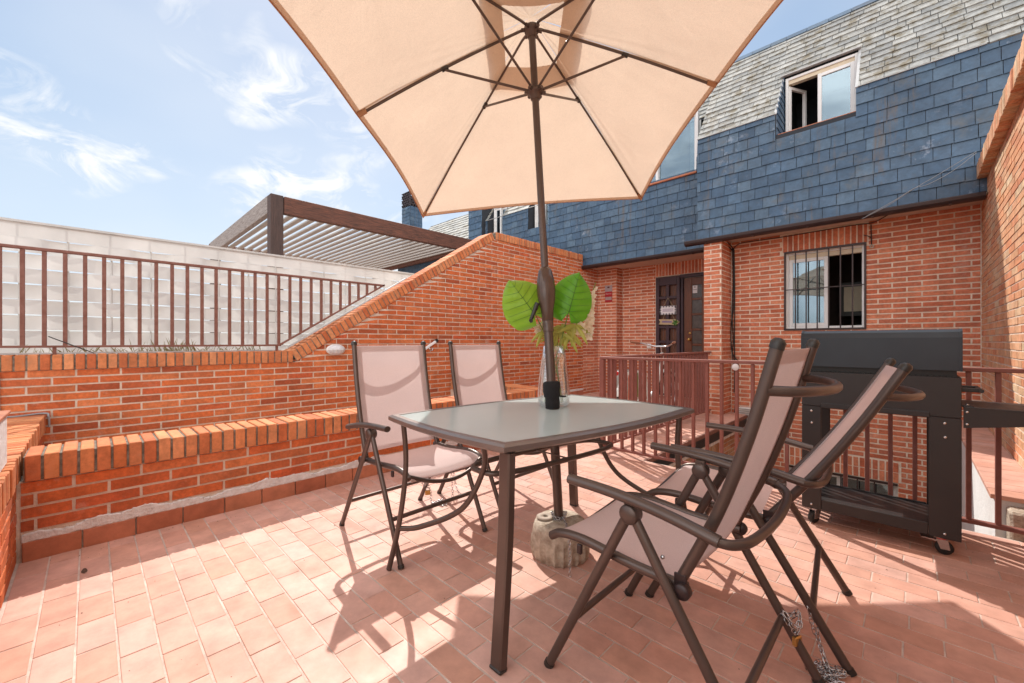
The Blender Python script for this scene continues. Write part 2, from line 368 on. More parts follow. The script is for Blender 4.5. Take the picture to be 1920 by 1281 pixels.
def frosted():
    m, t, p = new('frosted_table_glass'); out = [n for n in t.nodes if n.type=='OUTPUT_MATERIAL'][0]
    p.inputs['Base Color'].default_value = (.30,.37,.34,1); p.inputs['Roughness'].default_value = .16; p.inputs['Specular IOR Level'].default_value = .8
    t.links.new(mixc(t, ramp(t, nz(t, 2.5, 5), .3, .7), (.58,.67,.68), (.64,.72,.73)), p.inputs['Base Color'])
    tr = t.nodes.new('ShaderNodeBsdfTranslucent'); tr.inputs[0].default_value = (.75,.86,.84,1)
    ms = t.nodes.new('ShaderNodeMixShader'); ms.inputs[0].default_value = .35
    t.links.new(p.outputs[0], ms.inputs[1]); t.links.new(tr.outputs[0], ms.inputs[2]); t.links.new(ms.outputs[0], out.inputs[0]); return m
M_['frosted'] = frosted()
def pane():
    m, t, p = new('window_pane'); out = [n for n in t.nodes if n.type=='OUTPUT_MATERIAL'][0]; t.nodes.remove(p)
    g = t.nodes.new('ShaderNodeBsdfGlossy'); g.inputs[0].default_value = (.42,.52,.60,1); g.inputs['Roughness'].default_value = .01
    tr = t.nodes.new('ShaderNodeBsdfTransparent'); tr.inputs[0].default_value = (.7,.8,.82,1)
    ms = t.nodes.new('ShaderNodeMixShader'); lw = t.nodes.new('ShaderNodeLayerWeight'); lw.inputs[0].default_value = .45
    mr = t.nodes.new('ShaderNodeMapRange'); mr.inputs['To Min'].default_value = .35; mr.inputs['To Max'].default_value = .9
    t.links.new(lw.outputs['Fresnel'], mr.inputs[0]); t.links.new(mr.outputs[0], ms.inputs[0])
    t.links.new(tr.outputs[0], ms.inputs[1]); t.links.new(g.outputs[0], ms.inputs[2]); t.links.new(ms.outputs[0], out.inputs[0]); return m
M_['pane'] = pane()
# ------------------------------------------------------------------ brickwork, slates, tiles (real units, one island each)
CRS, BLN, JT = .0625, .26, .0128
def sub(iv, a, b):
    out = []
    for (u0,u1) in iv:
        if b <= u0 or a >= u1: out.append((u0,u1)); continue
        if a > u0: out.append((u0,a))
        if b < u1: out.append((b,u1))
    return out
def bricks(mb, O, U, N, u0, u1, z0, z1, holes=(), soldiers=(), top=None, mat=1, off=0.0, proud=.004, V=(0,0,1), bl=BLN, crs=CRS, JT=JT):
    """single bricks standing proud of the mortar plane. O origin, U along, N outward"""
    O=Vector(O);U=Vector(U);N=Vector(N);V=Vector(V)
    def brick(a,b,c,d,e=None,f=None):   # a..b along, c..d up (e,f = tops at both ends)
        if b-a < .012: return
        e = d if e is None else e; f = d if f is None else f
        if max(e,f)-c < .01: return
        j = lambda s=.0013: rnd.uniform(-s,s); pr = proud+rnd.uniform(-.0015,.002)
        q = []
        for (uu,vv) in ((a,c),(b,c),(b,f),(a,e)):
            q.append((uu+j(),vv+j()))
        back = [O+U*p[0]+V*p[1]-N*.004 for p in q]; front = [O+U*p[0]+V*p[1]+N*(pr+j(.0006)) for p in q]
        # order: back quad is bottom, front is top
        mb.hexa(back+front, mat)
    n = int(math.ceil((z1-z0)/crs))
    for k in range(n):
        c = z0+k*crs+JT/2; d = min(z0+(k+1)*crs-JT/2, z1-.002)
        if d-c < .015: continue
        mid = (c+d)/2
        st = u0 - bl + ((k%2)*bl/2+off)%bl
        iv = [(u0,u1)]
        for h in list(holes)+list(soldiers):
            if h[2]-.012 < mid < h[3]+.012: iv = sub(iv, h[0]-.004, h[1]+.004)
        for (a,b) in iv:
            u = st
            while u < b:
                x0=max(u+JT/2,a+.003); x1=min(u+bl-JT/2,b-.003)
                if x1-x0 > .015:
                    if top:
                        e=min(d,top(x0)-.004); f=min(d,top(x1)-.004)
                        if max(e,f) > c+.01: brick(x0,x1,c,d,max(e,c+.002),max(f,c+.002))
                    else: brick(x0,x1,c,d)
                u += bl
    for s in soldiers:
        u = s[0]; 
        while u < s[1]-.02:
            if len(s) > 4 and s[4] == 2:
                mm=(s[2]+s[3])/2
                brick(u+JT/2,min(u+CRS,s[1])-JT/2,s[2]+.004,mm-.005); brick(u+JT/2,min(u+CRS,s[1])-JT/2,mm+.005,s[3]-.005)
            else: brick(u+JT/2,min(u+CRS,s[1])-JT/2,s[2]+.004,s[3]-.006)
            u += CRS
def slab_holes(mb, ax, a0, a1, u0, u1, z0, z1, holes, mat=0):
    """wall slab as boxes round its openings. ax: 'x' wall runs along y, 'y' wall runs along x; a0..a1 thickness"""
    us = sorted({u0,u1,*[h[0] for h in holes],*[h[1] for h in holes]}); zs = sorted({z0,z1,*[h[2] for h in holes],*[h[3] for h in holes]})
    for i in range(len(us)-1):
        for j in range(len(zs)-1):
            mu=(us[i]+us[i+1])/2; mz=(zs[j]+zs[j+1])/2
            if any(h[0]<mu<h[1] and h[2]<mz<h[3] for h in holes): continue
            if ax=='y': mb.box((us[i],a0,zs[j]),(us[i+1],a1,zs[j+1]),mat)
            else: mb.box((a0,us[i],zs[j]),(a1,us[i+1],zs[j+1]),mat)
def coping_row(mb, P0, D, L, W, n_w, H, UP, mat=1, pitch=CRS, core=0, over=0.0):
    """rowlock coping: bricks on edge across the wall. P0 start, D along, W across vector length n_w, UP up, H height"""
    P0=Vector(P0);D=Vector(D).normalized();W=Vector(W).normalized();UP=Vector(UP).normalized()
    mb.hexa([P0+W*.005+UP*.004,P0+D*L+W*.005+UP*.004,P0+D*L+W*(n_w-.005)+UP*.004,P0+W*(n_w-.005)+UP*.004,
             P0+W*.005+UP*(H-.008),P0+D*L+W*.005+UP*(H-.008),P0+D*L+W*(n_w-.005)+UP*(H-.008),P0+W*(n_w-.005)+UP*(H-.008)],core)
    u=0
    while u < L-.02:
        a=u+JT/2-.001; b=min(u+pitch,L)-JT/2+.001; j=lambda s=.0022: rnd.uniform(-s,s)
        h0=j(.003); w0=j(.004); w1=j(.004); c=.004
        pts=[]
        M=Matrix(((D.x,W.x,UP.x,P0.x),(D.y,W.y,UP.y,P0.y),(D.z,W.z,UP.z,P0.z),(0,0,0,1)))
        mb.bbox((a,w0-.002,0),(b,n_w+w1+.002,H+h0),.0035,mat,M)
        u+=pitch
def shingles(mb, O, U, V, u0, u1, v0, v1, ew=.21, eh=.145, holes=(), mat=0, th=.006, jit=.006):
    O=Vector(O);U=Vector(U).normalized();V=Vector(V).normalized();N=U.cross(V)
    if N.y > 0: N = -N
    k=0; v=v0
    while v < v1-.01:
        off=(k%2)*ew/2+rnd.uniform(-.01,.01); u=u0-ew+off
        while u < u1:
            wdt=ew*rnd.choice((1,1,1,1,.8,1.2)) if True else ew
            a=max(u+.0028,u0); b=min(u+wdt-.0028,u1); vt=min(v+eh+.02,v1)
            mu=(a+b)/2; mv=v+eh/2
            if b-a>.02:
                segs=[(a,b)]
                for h in holes:
                    if h[2] < mv < h[3]: segs=sub(segs,h[0],h[1])
                for (a2,b2) in segs:
                    if b2-a2 < .01: continue
                    j=lambda s=jit: rnd.uniform(-s,s)
                    vb=v+rnd.uniform(-jit,jit*.4); lo=.013+rnd.uniform(0,.005); hi=.001
                    q=[O+U*(a2+j(.001))+V*vb, O+U*(b2+j(.001))+V*(vb+j(.003)), O+U*b2+V*vt, O+U*a2+V*vt]
                    bk=[q[0]+N*(lo-th),q[1]+N*(lo-th),q[2]-N*th,q[3]-N*th]; fr=[q[0]+N*lo,q[1]+N*lo,q[2]+N*hi,q[3]+N*hi]
                    mb.hexa(bk+fr,mat)
            u+=wdt
        v+=eh; k+=1
# ================================================================== SETTING
# ground below everything, terrace floor
g = MB(); g.box((-60,-60,-3.2),(60,60,-3.0)); tag(build(g,'ground',plain('courtyard_paving',(.35,.25,.20),.9,ns=2)),kind='structure')
XP, XR, YR = -3.12, .55, 3.45         # parapet face, right wall face, railing line
def tiles(mb, x0, x1, y0, y1, z, tw=.214, th=.104, gr=.0045):
    y=y0; k=int(round(y0/th))
    while y < y1-.005:
        off=(k%2)*tw/2+rnd.uniform(-.018,.018); x=x0-tw+off; b=min(y+th,y1)
        while x < x1:
            a=max(x+gr/2,x0); c=min(x+tw-gr/2,x1)
            if c-a>.01:
                j=lambda s=.0009: rnd.uniform(-s,s); zz=z+rnd.uniform(-.0007,.0007)
                mb.bbox((a+j(),y+gr*.7+j(),z-.012),(c+j(),b-gr*.7+j(),zz),.0016,1)
            x+=tw
        y+=th; k+=1
f = MB()
f.box((-4.8,-.5,-.25),(XR,YR+.06,-.0022),0); f.box((-4.8,YR+.06,-.2),(-1.755,7.85,-.0022),0)
tiles(f, XP, XR, -.245, YR+.05, 0); tiles(f, -4.8, -1.757, YR+.05+.003, 7.8, 0)
tag(build(f,'terrace_floor',[M_['grout'],M_['tile']]),kind='structure')
# steel edge beam of the walkway
t = thing('walkway_beam','dark steel beam carrying the tiled walkway edge above the light well','beam',(-1.74,5,-.2))
def _b(m):
    m.box((-1.752,YR+.08,-.045),(-1.735,6.86,-.005),0)
part('edge_trim',M_['rail_old'],t,_b)
def _b(m):
    m.box((-1.85,YR+.1,-.16),(-1.75,6.86,-.05),0)
part('steel_beam',M_['black'],t,_b)
# low parapet in front of the planter gap
t = thing('parapet_wall','low orange brick parapet with on-edge coping, whitewash line and clay skirting behind the left chairs','wall',(XP,1.7,0))
def _b(m):
    m.box((XP-.25,-.27,-.2),(XP-.004,3.9,.39),0)
    bricks(m,(XP-.004,0,0),(0,1,0),(1,0,0),-.24,3.9,.14,.39,mat=1,off=.05)
    m.box((-4.8,3.65,-.2),(XP-.25,3.9,.39),0); 
    bricks(m,(0,3.9,0),(-1,0,0),(0,1,0),3.12,4.78,.0,.39,mat=1)
part('brickwork',[M_['mortar'],M_['brick']],t,_b)
def _b(m):
    coping_row(m,(XP+.012,-.23,.39),(0,1,0),4.14,(-1,0,0),.27,.128,(0,0,1))
    coping_row(m,(XP-.27,3.64,.39),(-1,0,0),1.4,(0,1,0),.27,.128,(0,0,1))
part('coping',[M_['mortar_dirty'],M_['coping']],t,_b)
def _b(m):
    y=-.235
    while y<3.88:
        m.bbox((XP,y+.002,-.001),(XP+.014,min(y+.205,3.9)-.002,.093+rnd.uniform(-.001,.001)),.002,0); y+=.207
part('skirting',M_['skirt'],t,_b)
def _b(m):
    n=420; top=[];bot=[]
    for i in range(n+1):
        y=-.235+4.12*i/n
        top.append((y,.140+.012*math.sin(y*9)+.008*math.sin(y*31+1)+rnd.uniform(-.004,.004))); bot.append((y,.090+rnd.uniform(-.003,.003)))
    vs=[];fs=[]
    for i in range(n+1):
        vs+=[(XP+.004,bot[i][0],bot[i][1]),(XP+.0075+rnd.uniform(0,.002),bot[i][0],bot[i][1]+.006),(XP+.0065+rnd.uniform(0,.002),top[i][0],top[i][1]-.006),(XP-.003,top[i][0],top[i][1])]
    for i in range(n):
        for k in range(3): fs.append((i*4+k,(i+1)*4+k,(i+1)*4+k+1,i*4+k+1))
    m.add(vs,fs,0)
part('whitewash_band',M_['whitewash'],t,_b)
# cross wall at the left with white pier
t = thing('cross_wall','low brick cross wall with on-edge coping running to the far-left white block','wall',(-3.9,-.4,0))
def _b(m):
    m.box((-4.8,-.50,-.2),(XR,-.255,.39),0)
    bricks(m,(0,-.255,0),(-1,0,0),(0,1,0),2.0,3.12,.0,.39,mat=1,off=.1); bricks(m,(0,-.255,0),(-1,0,0),(0,1,0),3.37,4.8,.0,.39,mat=1,off=.1)
part('brickwork',[M_['mortar'],M_['brick']],t,_b)
part('coping',[M_['mortar_dirty'],M_['coping']],t,lambda m: coping_row(m,(XR,-.52,.39),(-1,0,0),5.35,(0,1,0),.275,.128,(0,0,1),pitch=.0615))
t = thing('white_pier','whitewashed block with a clay tile cap standing on the cross wall coping','pier',(-2.4,-.4,.518))
part('block',M_['whitewash'],t,lambda m: m.bbox((-2.985,-.50,.519),(-1.9,-.268,.745),.004))
part('cap',M_['skirt'],t,lambda m: m.bbox((-3.0,-.51,.746),(-1.9,-.258,.762),.003))
# boundary wall with sloping gable
XW = -4.8
yS, yP, yE, zL, zH = 1.55, 4.53, 7.0, .858, 2.72
slope=(zH-zL)/(yP-yS)
def topz(y): return zL if y<yS else (zL+(y-yS)*slope if y<yP else zH)
t = thing('boundary_wall','long orange brick boundary wall stepping up in a slope to the slate house','wall',(XW,2,0))
def _b(m):
    m.prism([(-2,-.25),(yE,-.25),(yE,zH),(yP,zH),(yS,zL),(-2,zL)],'x',XW-.004,XW-.25,0)
    bricks(m,(XW-.004,0,0),(0,1,0),(1,0,0),-1.4,yE,-.2,zH,top=topz,mat=1,off=.02)
part('brickwork',[M_['mortar'],M_['brick']],t,_b)
def _b(m):
    c=.012
    coping_row(m,(XW+c,-1.4,zL),(0,1,0),yS+1.4-.02,(-1,0,0),.28,.12,(0,0,1))
    d=Vector((0,yP-yS,zH-zL)); u=Vector((0,-d.z,d.y)).normalized()
    coping_row(m,Vector((XW+c+.002,yS,zL))+d.normalized()*.02,d,d.length-.03,(-1,0,0),.28,.12,u)
    coping_row(m,(XW+c,yP+.01,zH),(0,1,0),yE-yP-.02,(-1,0,0),.28,.12,(0,0,1))
part('coping',[M_['mortar_dirty'],M_['coping']],t,_b)
def _b(m):
    y=3.95
    while y<6.98:
        m.bbox((XW+.001,y,0),(XW+.014,min(y+.2,7.0)-.004,.093),.002,0); y+=.204
part('skirting',M_['skirt'],t,_b)
def _b(m): m.box((XW+.001,3.92,.094),(XW+.008,7.0,.135))
part('whitewash_band',M_['whitewash'],t,_b)
# right boundary wall + ledge
t = thing('side_wall','tall sunlit weathered brick side wall at the right edge beside the grill','wall',(XR,4,0))
def _b(m):
    m.box((XR+.004,-1.2,-3.0),(XR+.26,7.1,2.76),0)
    bricks(m,(XR+.004,0,0),(0,1,0),(-1,0,0),1.5,6.87,-.3,2.76,mat=1,off=.07)
part('brickwork',[M_['mortar'],M_['brick_pale']],t,_b)
def _b(m): coping_row(m,(XR-.07,-1.2,2.762),(0,1,0),7.62,(1,0,0),.36,.15,(0,0,1))
part('coping',[M_['mortar'],M_['brick_pale']],t,_b)
t = thing('light_well_ledge','white rendered ledge with a clay tiled top beyond the railing at the right','ledge',(.44,5,0))
part('render',M_['plaster'],t,lambda m:m.box((.345,3.66,-3.0),(XR,6.87,.17)))
part('rough_end',M_['concrete'],t,lambda m:m.bbox((.385,3.52,-3.0),(XR,3.658,.145),.012))
def _b(m):
    y=3.64
    while y<6.85:
        m.bbox((.325,y,.172),(XR,min(y+.148,6.868)-.004,.198+rnd.uniform(-.001,.001)),.002,1); y+=.15
part('tile_top',[M_['grout'],M_['tile']],t,_b)
# ================================================================== HOUSE
YF, YG, YL, YD = 6.87, 6.42, 7.0, 7.8
W1=(-1.289,-.427,1.255,2.33); W0=(-1.27,-.126,-1.75,-.655); UW=(-1.287,-.494,3.875,4.80); LW=(-3.95,-2.575,3.90,5.0)
HB=4.13
H = thing('row_house','brick house with blue slate mansard, gutter, windows and recessed front door','house',(-1.5,7,0))
def _b(m):
    hs=[W1,W0]
    slab_holes(m,'y',YF+.004,YF+.25,-2.24,XR+.3,-3.0,2.62,hs,0)
    bricks(m,(0,YF+.004,0),(1,0,0),(0,-1,0),-1.985,XR-.005,-1.7,2.60,holes=hs,soldiers=[(-1.32,-.40,2.335,2.585),(-1.30,-.10,-.65,-.40,2)],mat=1,JT=.0152,off=.12)
    # pillar
    m.box((-2.236,YG+.004,-.02),(-1.994,YF,2.62),0)
    bricks(m,(0,YG+.004,0),(1,0,0),(0,-1,0),-2.238,-1.992,-.0,2.60,mat=1,JT=.0152,off=.10)
    bricks(m,(-1.994,0,0),(0,1,0),(1,0,0),YG+.006,YF,-.0,2.60,mat=1,JT=.0152,off=.18)
    bricks(m,(-2.236,0,0),(0,1,0),(-1,0,0),YG+.006,YD,-.0,2.60,mat=1,JT=.0152)
    m.box((-2.236,YF+.25,-.02),(-2.0,YD,2.62),0)
    # recessed entrance
    dh=[(-3.63,-2.26,0,2.35)]
    slab_holes(m,'y',YD+.004,YD+.2,-4.8,-2.0,-.2,2.62,dh,0)
    bricks(m,(0,YD+.004,0),(1,0,0),(0,-1,0),-4.36,-2.24,0,2.60,holes=dh,soldiers=[(-3.63,-2.26,2.355,2.60)],mat=1,JT=.0152,off=.03)
    m.box((-4.8,7.554,0),(-4.364,YD,2.62),0)
    bricks(m,(0,7.554,0),(1,0,0),(0,-1,0),-4.8,-4.362,0,2.60,mat=1,JT=.0152,off=.06)
    bricks(m,(-4.364,0,0),(0,1,0),(1,0,0),7.556,YD,0,2.60,mat=1,JT=.0152)
    m.box((-5.05,7.0,0),(-4.804,YD,2.62),0)
    bricks(m,(-4.804,0,0),(0,1,0),(1,0,0),7.0,7.554,0,2.60,mat=1,JT=.0152)
part('brick_wall',[M_['mortar_pale'],M_['brick_pink']],H,_b)
# under the walkway: brick with soldier course
t = thing('light_well_wall','brick wall of the light well below the tiled walkway','wall',(-1.9,5,-3))
def _b(m):
    m.box((-2.1,YR+.15,-3.0),(-1.884,6.86,-.21),0)
    bricks(m,(-1.884,0,0),(0,1,0),(1,0,0),YR+.15,6.86,-1.6,-.21,soldiers=[(YR+.15,6.0,-.75,-.25,2)],mat=1,JT=.0152)
    m.box((-2.1,YR-.1,-3.0),(XR,YR+.05,-.26),0)
part('brickwork',[M_['mortar'],M_['brick_pale']],t,_b)
# slate masses: x ranges with section polygons (y,z)
SL=1.49   # rise per metre of the upper slope
def mansard(m, x0, x1, y0, win=None):
    yr=y0+1.12; zr=HB+SL*1.12; yb=y0+5.5
    base=[(y0,2.62),(y0,HB),(yr,zr),(yb,zr),(yb,2.62)]
    if not win: m.prism(base,'x',x0,x1,0); return
    wx0,wx1,wz0,wz1=win; yw=y0+(wz1+.03-HB)/SL
    for a,b in ((x0,wx0-.02),(wx1+.02,x1)): m.prism(base,'x',a,b,0)
    m.prism([(y0,2.62),(y0,wz0-.03),(yw+.9,wz0-.03),(yw+.9,wz1+.03),(yw,wz1+.03),(yr,zr),(yb,zr),(yb,2.62)],'x',wx0-.02,wx1+.02,0)
def _b(m):
    mansard(m,-2.31,XR+.5,YG,UW); mansard(m,-5.6,-2.312,YL,LW); mansard(m,-6.35,-5.6,YL+.0001,(-6.28,-5.72,3.62,4.62)); mansard(m,-7.76,-6.36,YL,(-7.66,-7.16,3.62,4.5))
part('mansard_core',M_['slate_core'],H,_b)
sv=Vector((0,1,SL)).normalized()
def upv(wz): return (wz-HB)/sv.z
def cheeks(m,w,y0):
    yw=y0+(w[3]+.03-HB)/SL
    z=w[2]-.02
    while z < w[3]:
        yy=y0+max(0,(z+.02-HB)/SL)+.004
        while yy < yw:
            b=min(yy+.11+rnd.uniform(-.02,.02),yw)
            if b-yy>.02: m.hexa([Vector((w[0]-.02,yy,z)),Vector((w[0]-.008,yy,z)),Vector((w[0]-.008,b-.002,z)),Vector((w[0]-.02,b-.002,z)),
                Vector((w[0]-.02,yy,z+.098)),Vector((w[0]-.016,yy,z+.098)),Vector((w[0]-.016,b-.002,z+.098)),Vector((w[0]-.02,b-.002,z+.098))],0)
            yy=b
        z+=.1
LH=1.12*math.hypot(1,SL)
part('slate_cladding',M_['slate'],H,lambda m:(shingles(m,(0,YG,0),(1,0,0),(0,0,1),-2.33,XR+.48,2.615,HB,.172,.1445,holes=[(UW[0]-.03,UW[1]+.012,UW[2]-.04,9)],jit=.004),cheeks(m,UW,YG)))
part('slate_cladding',M_['slate'],H,lambda m:(shingles(m,(0,YL,0),(1,0,0),(0,0,1),-7.76,-2.312,2.615,HB,.175,.1445,holes=[(LW[0]-.03,LW[1]+.02,LW[2]-.04,9),(-6.30,-5.70,3.58,9),(-7.68,-7.14,3.58,9)]),cheeks(m,LW,YL)))
part('sunlit_weathered_slope',M_['slate_sunlit'],H,lambda m:shingles(m,(0,YG,HB),(1,0,0),sv,-2.33,XR+.45,.005,LH-.08,.21,.122,holes=[(UW[0]-.03,UW[1]+.03,-1,upv(UW[3]+.03))],jit=.012,th=.016))
part('sunlit_weathered_slope',M_['slate_sunlit'],H,lambda m:shingles(m,(0,YL,HB),(1,0,0),sv,-7.76,-2.312,.005,LH-.08,.22,.125,holes=[(LW[0]-.03,LW[1]+.03,-1,upv(LW[3]+.03)),(-6.30,-5.70,-1,upv(4.65)),(-7.68,-7.14,-1,upv(4.53))],jit=.012,th=.009))
for x0,x1,y0 in ((-2.33,XR+.5,YG),(-7.76,-2.33,YL)): part('ridge_slates',M_['slate'],H,lambda m:shingles(m,(0,y0,HB),(1,0,0),sv,x0,x1,LH-.10,LH+.03,.26,.12,jit=.008,th=.014))
def _b(m):
    for x0,x1,y0,w in ((-2.33,XR,YG,UW),(-7.76,-2.33,YL,LW)):
        for a,b in sub([(x0,x1)],w[0]-.03,w[1]+.03):
            m.hexa([Vector((a,y0-.020,HB+.000)),Vector((b,y0-.020,HB+.000)),Vector((b,y0+.01,HB+.000)),Vector((a,y0+.01,HB+.000)),
                    Vector((a,y0-.020,HB+.006)),Vector((b,y0-.020,HB+.006)),Vector((b,y0+.01,HB+.02)),Vector((a,y0+.01,HB+.02))],0)
    # dormer flashing edge
    yw=YG+(UW[3]+.03-HB)/SL
    for xx in (UW[0]-.03,UW[1]+.018):
        m.beam((xx,YG-.005,HB),(xx,yw,UW[3]+.03),.012,.03,(1,0,0),0)
    m.box((UW[0]-.05,yw-.06,UW[3]+.031),(UW[1]+.03,yw+.04,UW[3]+.045),0)
part('flashing',M_['lead'],H,_b)
# gutters
def _b(m):
    def gut(x0,x1,y,z):
        pr=[(y,z+.06),(y-.008,z+.06),(y-.075,z+.062),(y-.085,z+.05),(y-.08,z+.02),(y-.06,z-.002),(y-.03,z-.012),(y,z-.012)]
        m.prism(pr,'x',x0,x1,0)
        x=x0+.3
        while x<x1: m.box((x,y-.09,z-.016),(x+.02,y,z-.0125),0); x+=.62
    gut(-2.5,XR-.01,YG,2.548); gut(-4.78,-2.26,YL,2.548)
part('gutter',M_['gutter'],H,_b)
def _b(m):
    m.box((-1.99,YG+.004,2.600),(XR,YF+.01,2.614)); m.box((-2.31,YG+.0045,2.6),(-1.992,7.1,2.613)); m.box((-4.8,YL+.004,2.60),(-2.311,YD,2.612))
part('soffit',M_['soffit'],H,_b)
# windows
def sash(m,x0,x1,z0,z1,y,fw=.045,d=.04):
    m.bbox((x0,y,z0),(x0+fw,y+d,z1),.004); m.bbox((x1-fw,y,z0),(x1,y+d,z1),.004)
    m.bbox((x0+fw,y+.001,z0),(x1-fw,y+d-.001,z0+fw),.004); m.bbox((x0+fw,y+.001,z1-fw),(x1-fw,y+d-.001,z1),.004)
def window(rect, y, sill, openright=False, openleft=False, split=None, grille=False, label=None, shutter=.0):
    x0,x1,z0,z1=rect; m=MB(); split=split or (x0+x1)/2
    # outer frame is the window part itself
    sash(m,x0,x1,z0,z1,y+.02,.035,.07)
    wn=build(m,'window',M_['pvc'],H)
    if label: wn['label']=label
    m=MB()
    if not openleft: sash(m,x0+.036,split+.02,z0+.036,z1-.036-shutter,y+.035)
    if not openright: sash(m,split-.02,x1-.036,z0+.036,z1-.036-shutter,y+.078 if not openleft else y+.035)
    build(m,'sash',M_['pvc'],wn)
    m=MB()
    if not openleft: m.box((x0+.08,y+.052,z0+.08),(split-.025,y+.056,z1-.08-shutter))
    if not openright: m.box((split+.025,y+.094 if not openleft else y+.052,z0+.08),(x1-.08,y+.098 if not openleft else y+.056,z1-.08-shutter))
    build(m,'pane',M_['pane'],wn)
    if sill: part('sill',M_['skirt'],wn,lambda m:m.bbox((x0-.03,y-sill,z0-.035),(x1+.03,y+.02,z0-.002),.006))
    if shutter: part('shutter_box',M_['cream'],wn,lambda m:m.box((x0+.036,y+.04,z1-.036-shutter),(x1-.036,y+.11,z1-.036)))
    return wn
w1=window(W1,YF+.03,0,openright=True,split=-.83,shutter=.06,label='sliding window behind bars, right half open')
def _b(m):
    x0,x1,z0,z1=W1; y=YF-.015
    m.bbox((x0-.012,y,z1-.012),(x1+.012,y+.025,z1+.014),.003); m.bbox((x0-.012,y,z0-.02),(x1+.012,y+.025,z0+.006),.003)
    m.bbox((x0-.012,y+.001,z0+.006),(x0+.010,y+.024,z1-.012),.003); m.bbox((x1-.010,y+.001,z0+.006),(x1+.012,y+.024,z1-.012),.003)
    for i in range(1,7):
        x=x0+(x1-x0)*i/7; m.box((x-.007,y+.005,z0),(x+.007,y+.019,z1-.01))
    m.box((x0,y+.0085,1.80),(x1,y+.0155,1.812))
part('security_grille',M_['gutter'],w1,_b)
def _b(m):
    for k in range(26):
        xa=-1.27+k*.0165; m.box((xa,YF+.16+.008*(k%2),1.27),(xa+.0165,YF+.168+.008*(k%2),2.25))
part('curtain',M_['curtain'],w1,_b)
w0=window(W0,YF+.05,0,label='lower window in the light well')
def _b(m):
    x=W0[0]+.1
    while x<W0[1]: m.box((x,YF-.012,W0[2]),(x+.014,YF+.002,W0[3]-.004)); x+=.165
    m.box((W0[0],YF-.014,W0[3]-.03),(W0[1],YF+.004,W0[3]-.004))
part('security_grille',M_['gutter'],w0,_b)
ww=window(UW,YG+(UW[3]+.03-HB)/SL-.03,.40,openleft=True,split=-.90,shutter=.05,label='upper window with its left casement open')
def _b(m):   # casement swung inwards
    Mx=Matrix.Translation((UW[0]+.045,YF+.05,0)) @ Matrix.Rotation(R(62),4,'Z')
    z0,z1=UW[2]+.045,UW[3]-.1
    for a,b in (((0,0,z0),(.04,.04,z1)),((.29,0,z0),(.33,.04,z1)),((.04,.001,z0),(.29,.039,z0+.04)),((.04,.001,z1-.04),(.29,.039,z1))): m.bbox(a,b,.004,0,Mx)
part('casement',M_['pvc'],ww,_b)
lw=window(LW,YL+.10,.14,split=-3.3,label='wide upper window beside the parasol')
part('curtain',M_['curtain'],lw,lambda m:[m.box((-2.78+k*.02,YL+.33+.01*(k%2),3.98),(-2.76+k*.02,YL+.335+.01*(k%2),4.9)) for k in range(9)])
fw1=window((-6.26,-5.74,3.64,4.6),YL+.16,.02,label='far dormer window with white curtains')
part('curtain',M_['curtain'],fw1,lambda m:[m.box((-6.0+k*.025,YL+.34+.01*(k%2),3.7),(-5.975+k*.025,YL+.345+.01*(k%2),4.55)) for k in range(9)])
fw2=window((-7.64,-7.18,3.64,4.48),YL+.16,.02,label='farthest dormer window')
# dark rooms behind openings
def _b(m):
    m.box((-2.2,YF+1.6,.2),(XR,YF+1.65,2.6)); m.box((-1.6,YF+.26,1.0),(-1.56,YF+1.6,2.6)); m.box((.0,YF+.26,1.0),(.04,YF+1.6,2.6)); m.box((-1.6,YF+.26,1.0),(.04,YF+1.6,1.02))
    m.box((-1.6,YF+.9,-3),(.04,YF+.95,-.3))
part('room_interior',M_['mdark'],H,_b)
rp=part('picture_frame',M_['black'],H,lambda m:m.bbox((-.78,YF+.9,1.45),(-.30,YF+.93,1.95),.004))
part('picture',M_['cream'],rp,lambda m:m.box((-.72,YF+.893,1.52),(-.38,YF+.8985,1.88)))
# doors
part('door_post',M_['gate_metal'],H,lambda m:(m.bbox((-3.145,YD+.02,.02),(-3.105,YD+.10,2.285),.004)))
def _b(m):
    x0,x1=-3.10,-2.27
    m.bbox((x0,YD+.06,.02),(x0+.145,YD+.10,2.28),.004); m.bbox((x1-.10,YD+.06,.02),(x1,YD+.10,2.28),.004); m.bbox((-2.775,YD+.061,.02),(-2.71,YD+.099,2.28),.004); m.bbox((-2.49,YD+.061,.02),(-2.37,YD+.099,2.28),.004)
    for k in range(9):
        z=2.14-.285*k; z0=max(.021,z)
        for a,b in ((x0+.145,-2.775),(-2.71,-2.49)): m.bbox((a,YD+.063,z0 if k else 2.14),(b,YD+.097,(z0+.04) if k else 2.279),.004)
dr=part('door',M_['door_wood'],H,_b)
part('pane',plain('textured_dark_glass',(.06,.05,.045),.25,c2=(.10,.09,.08),ns=20),dr,lambda m:(m.box((-2.955,YD+.078,.06),(-2.775,YD+.082,2.2)),m.box((-2.71,YD+.078,.06),(-2.49,YD+.082,2.2)),m.box((-2.96,YD+.0785,.05),(-2.48,YD+.0815,.06))))
def _b(m):
    Mx=Matrix.Translation((-2.99,YD+.06,1.12)) @ Matrix.Rotation(R(90),4,'X')
    m.lathe([(.03,0),(.03,.008),(.012,.012),(.012,.035),(.026,.045),(.030,.06),(.02,.072),(0,.076)],16,0,Mx)
part('handle',M_['brass'],dr,_b)
part('lock',M_['brass'],dr,lambda m:m.lathe([(.024,0),(.024,.012),(.012,.018),(0,.02)],14,0,Matrix.Translation((-2.99,YD+.06,1.235)) @ Matrix.Rotation(R(90),4,'X')))
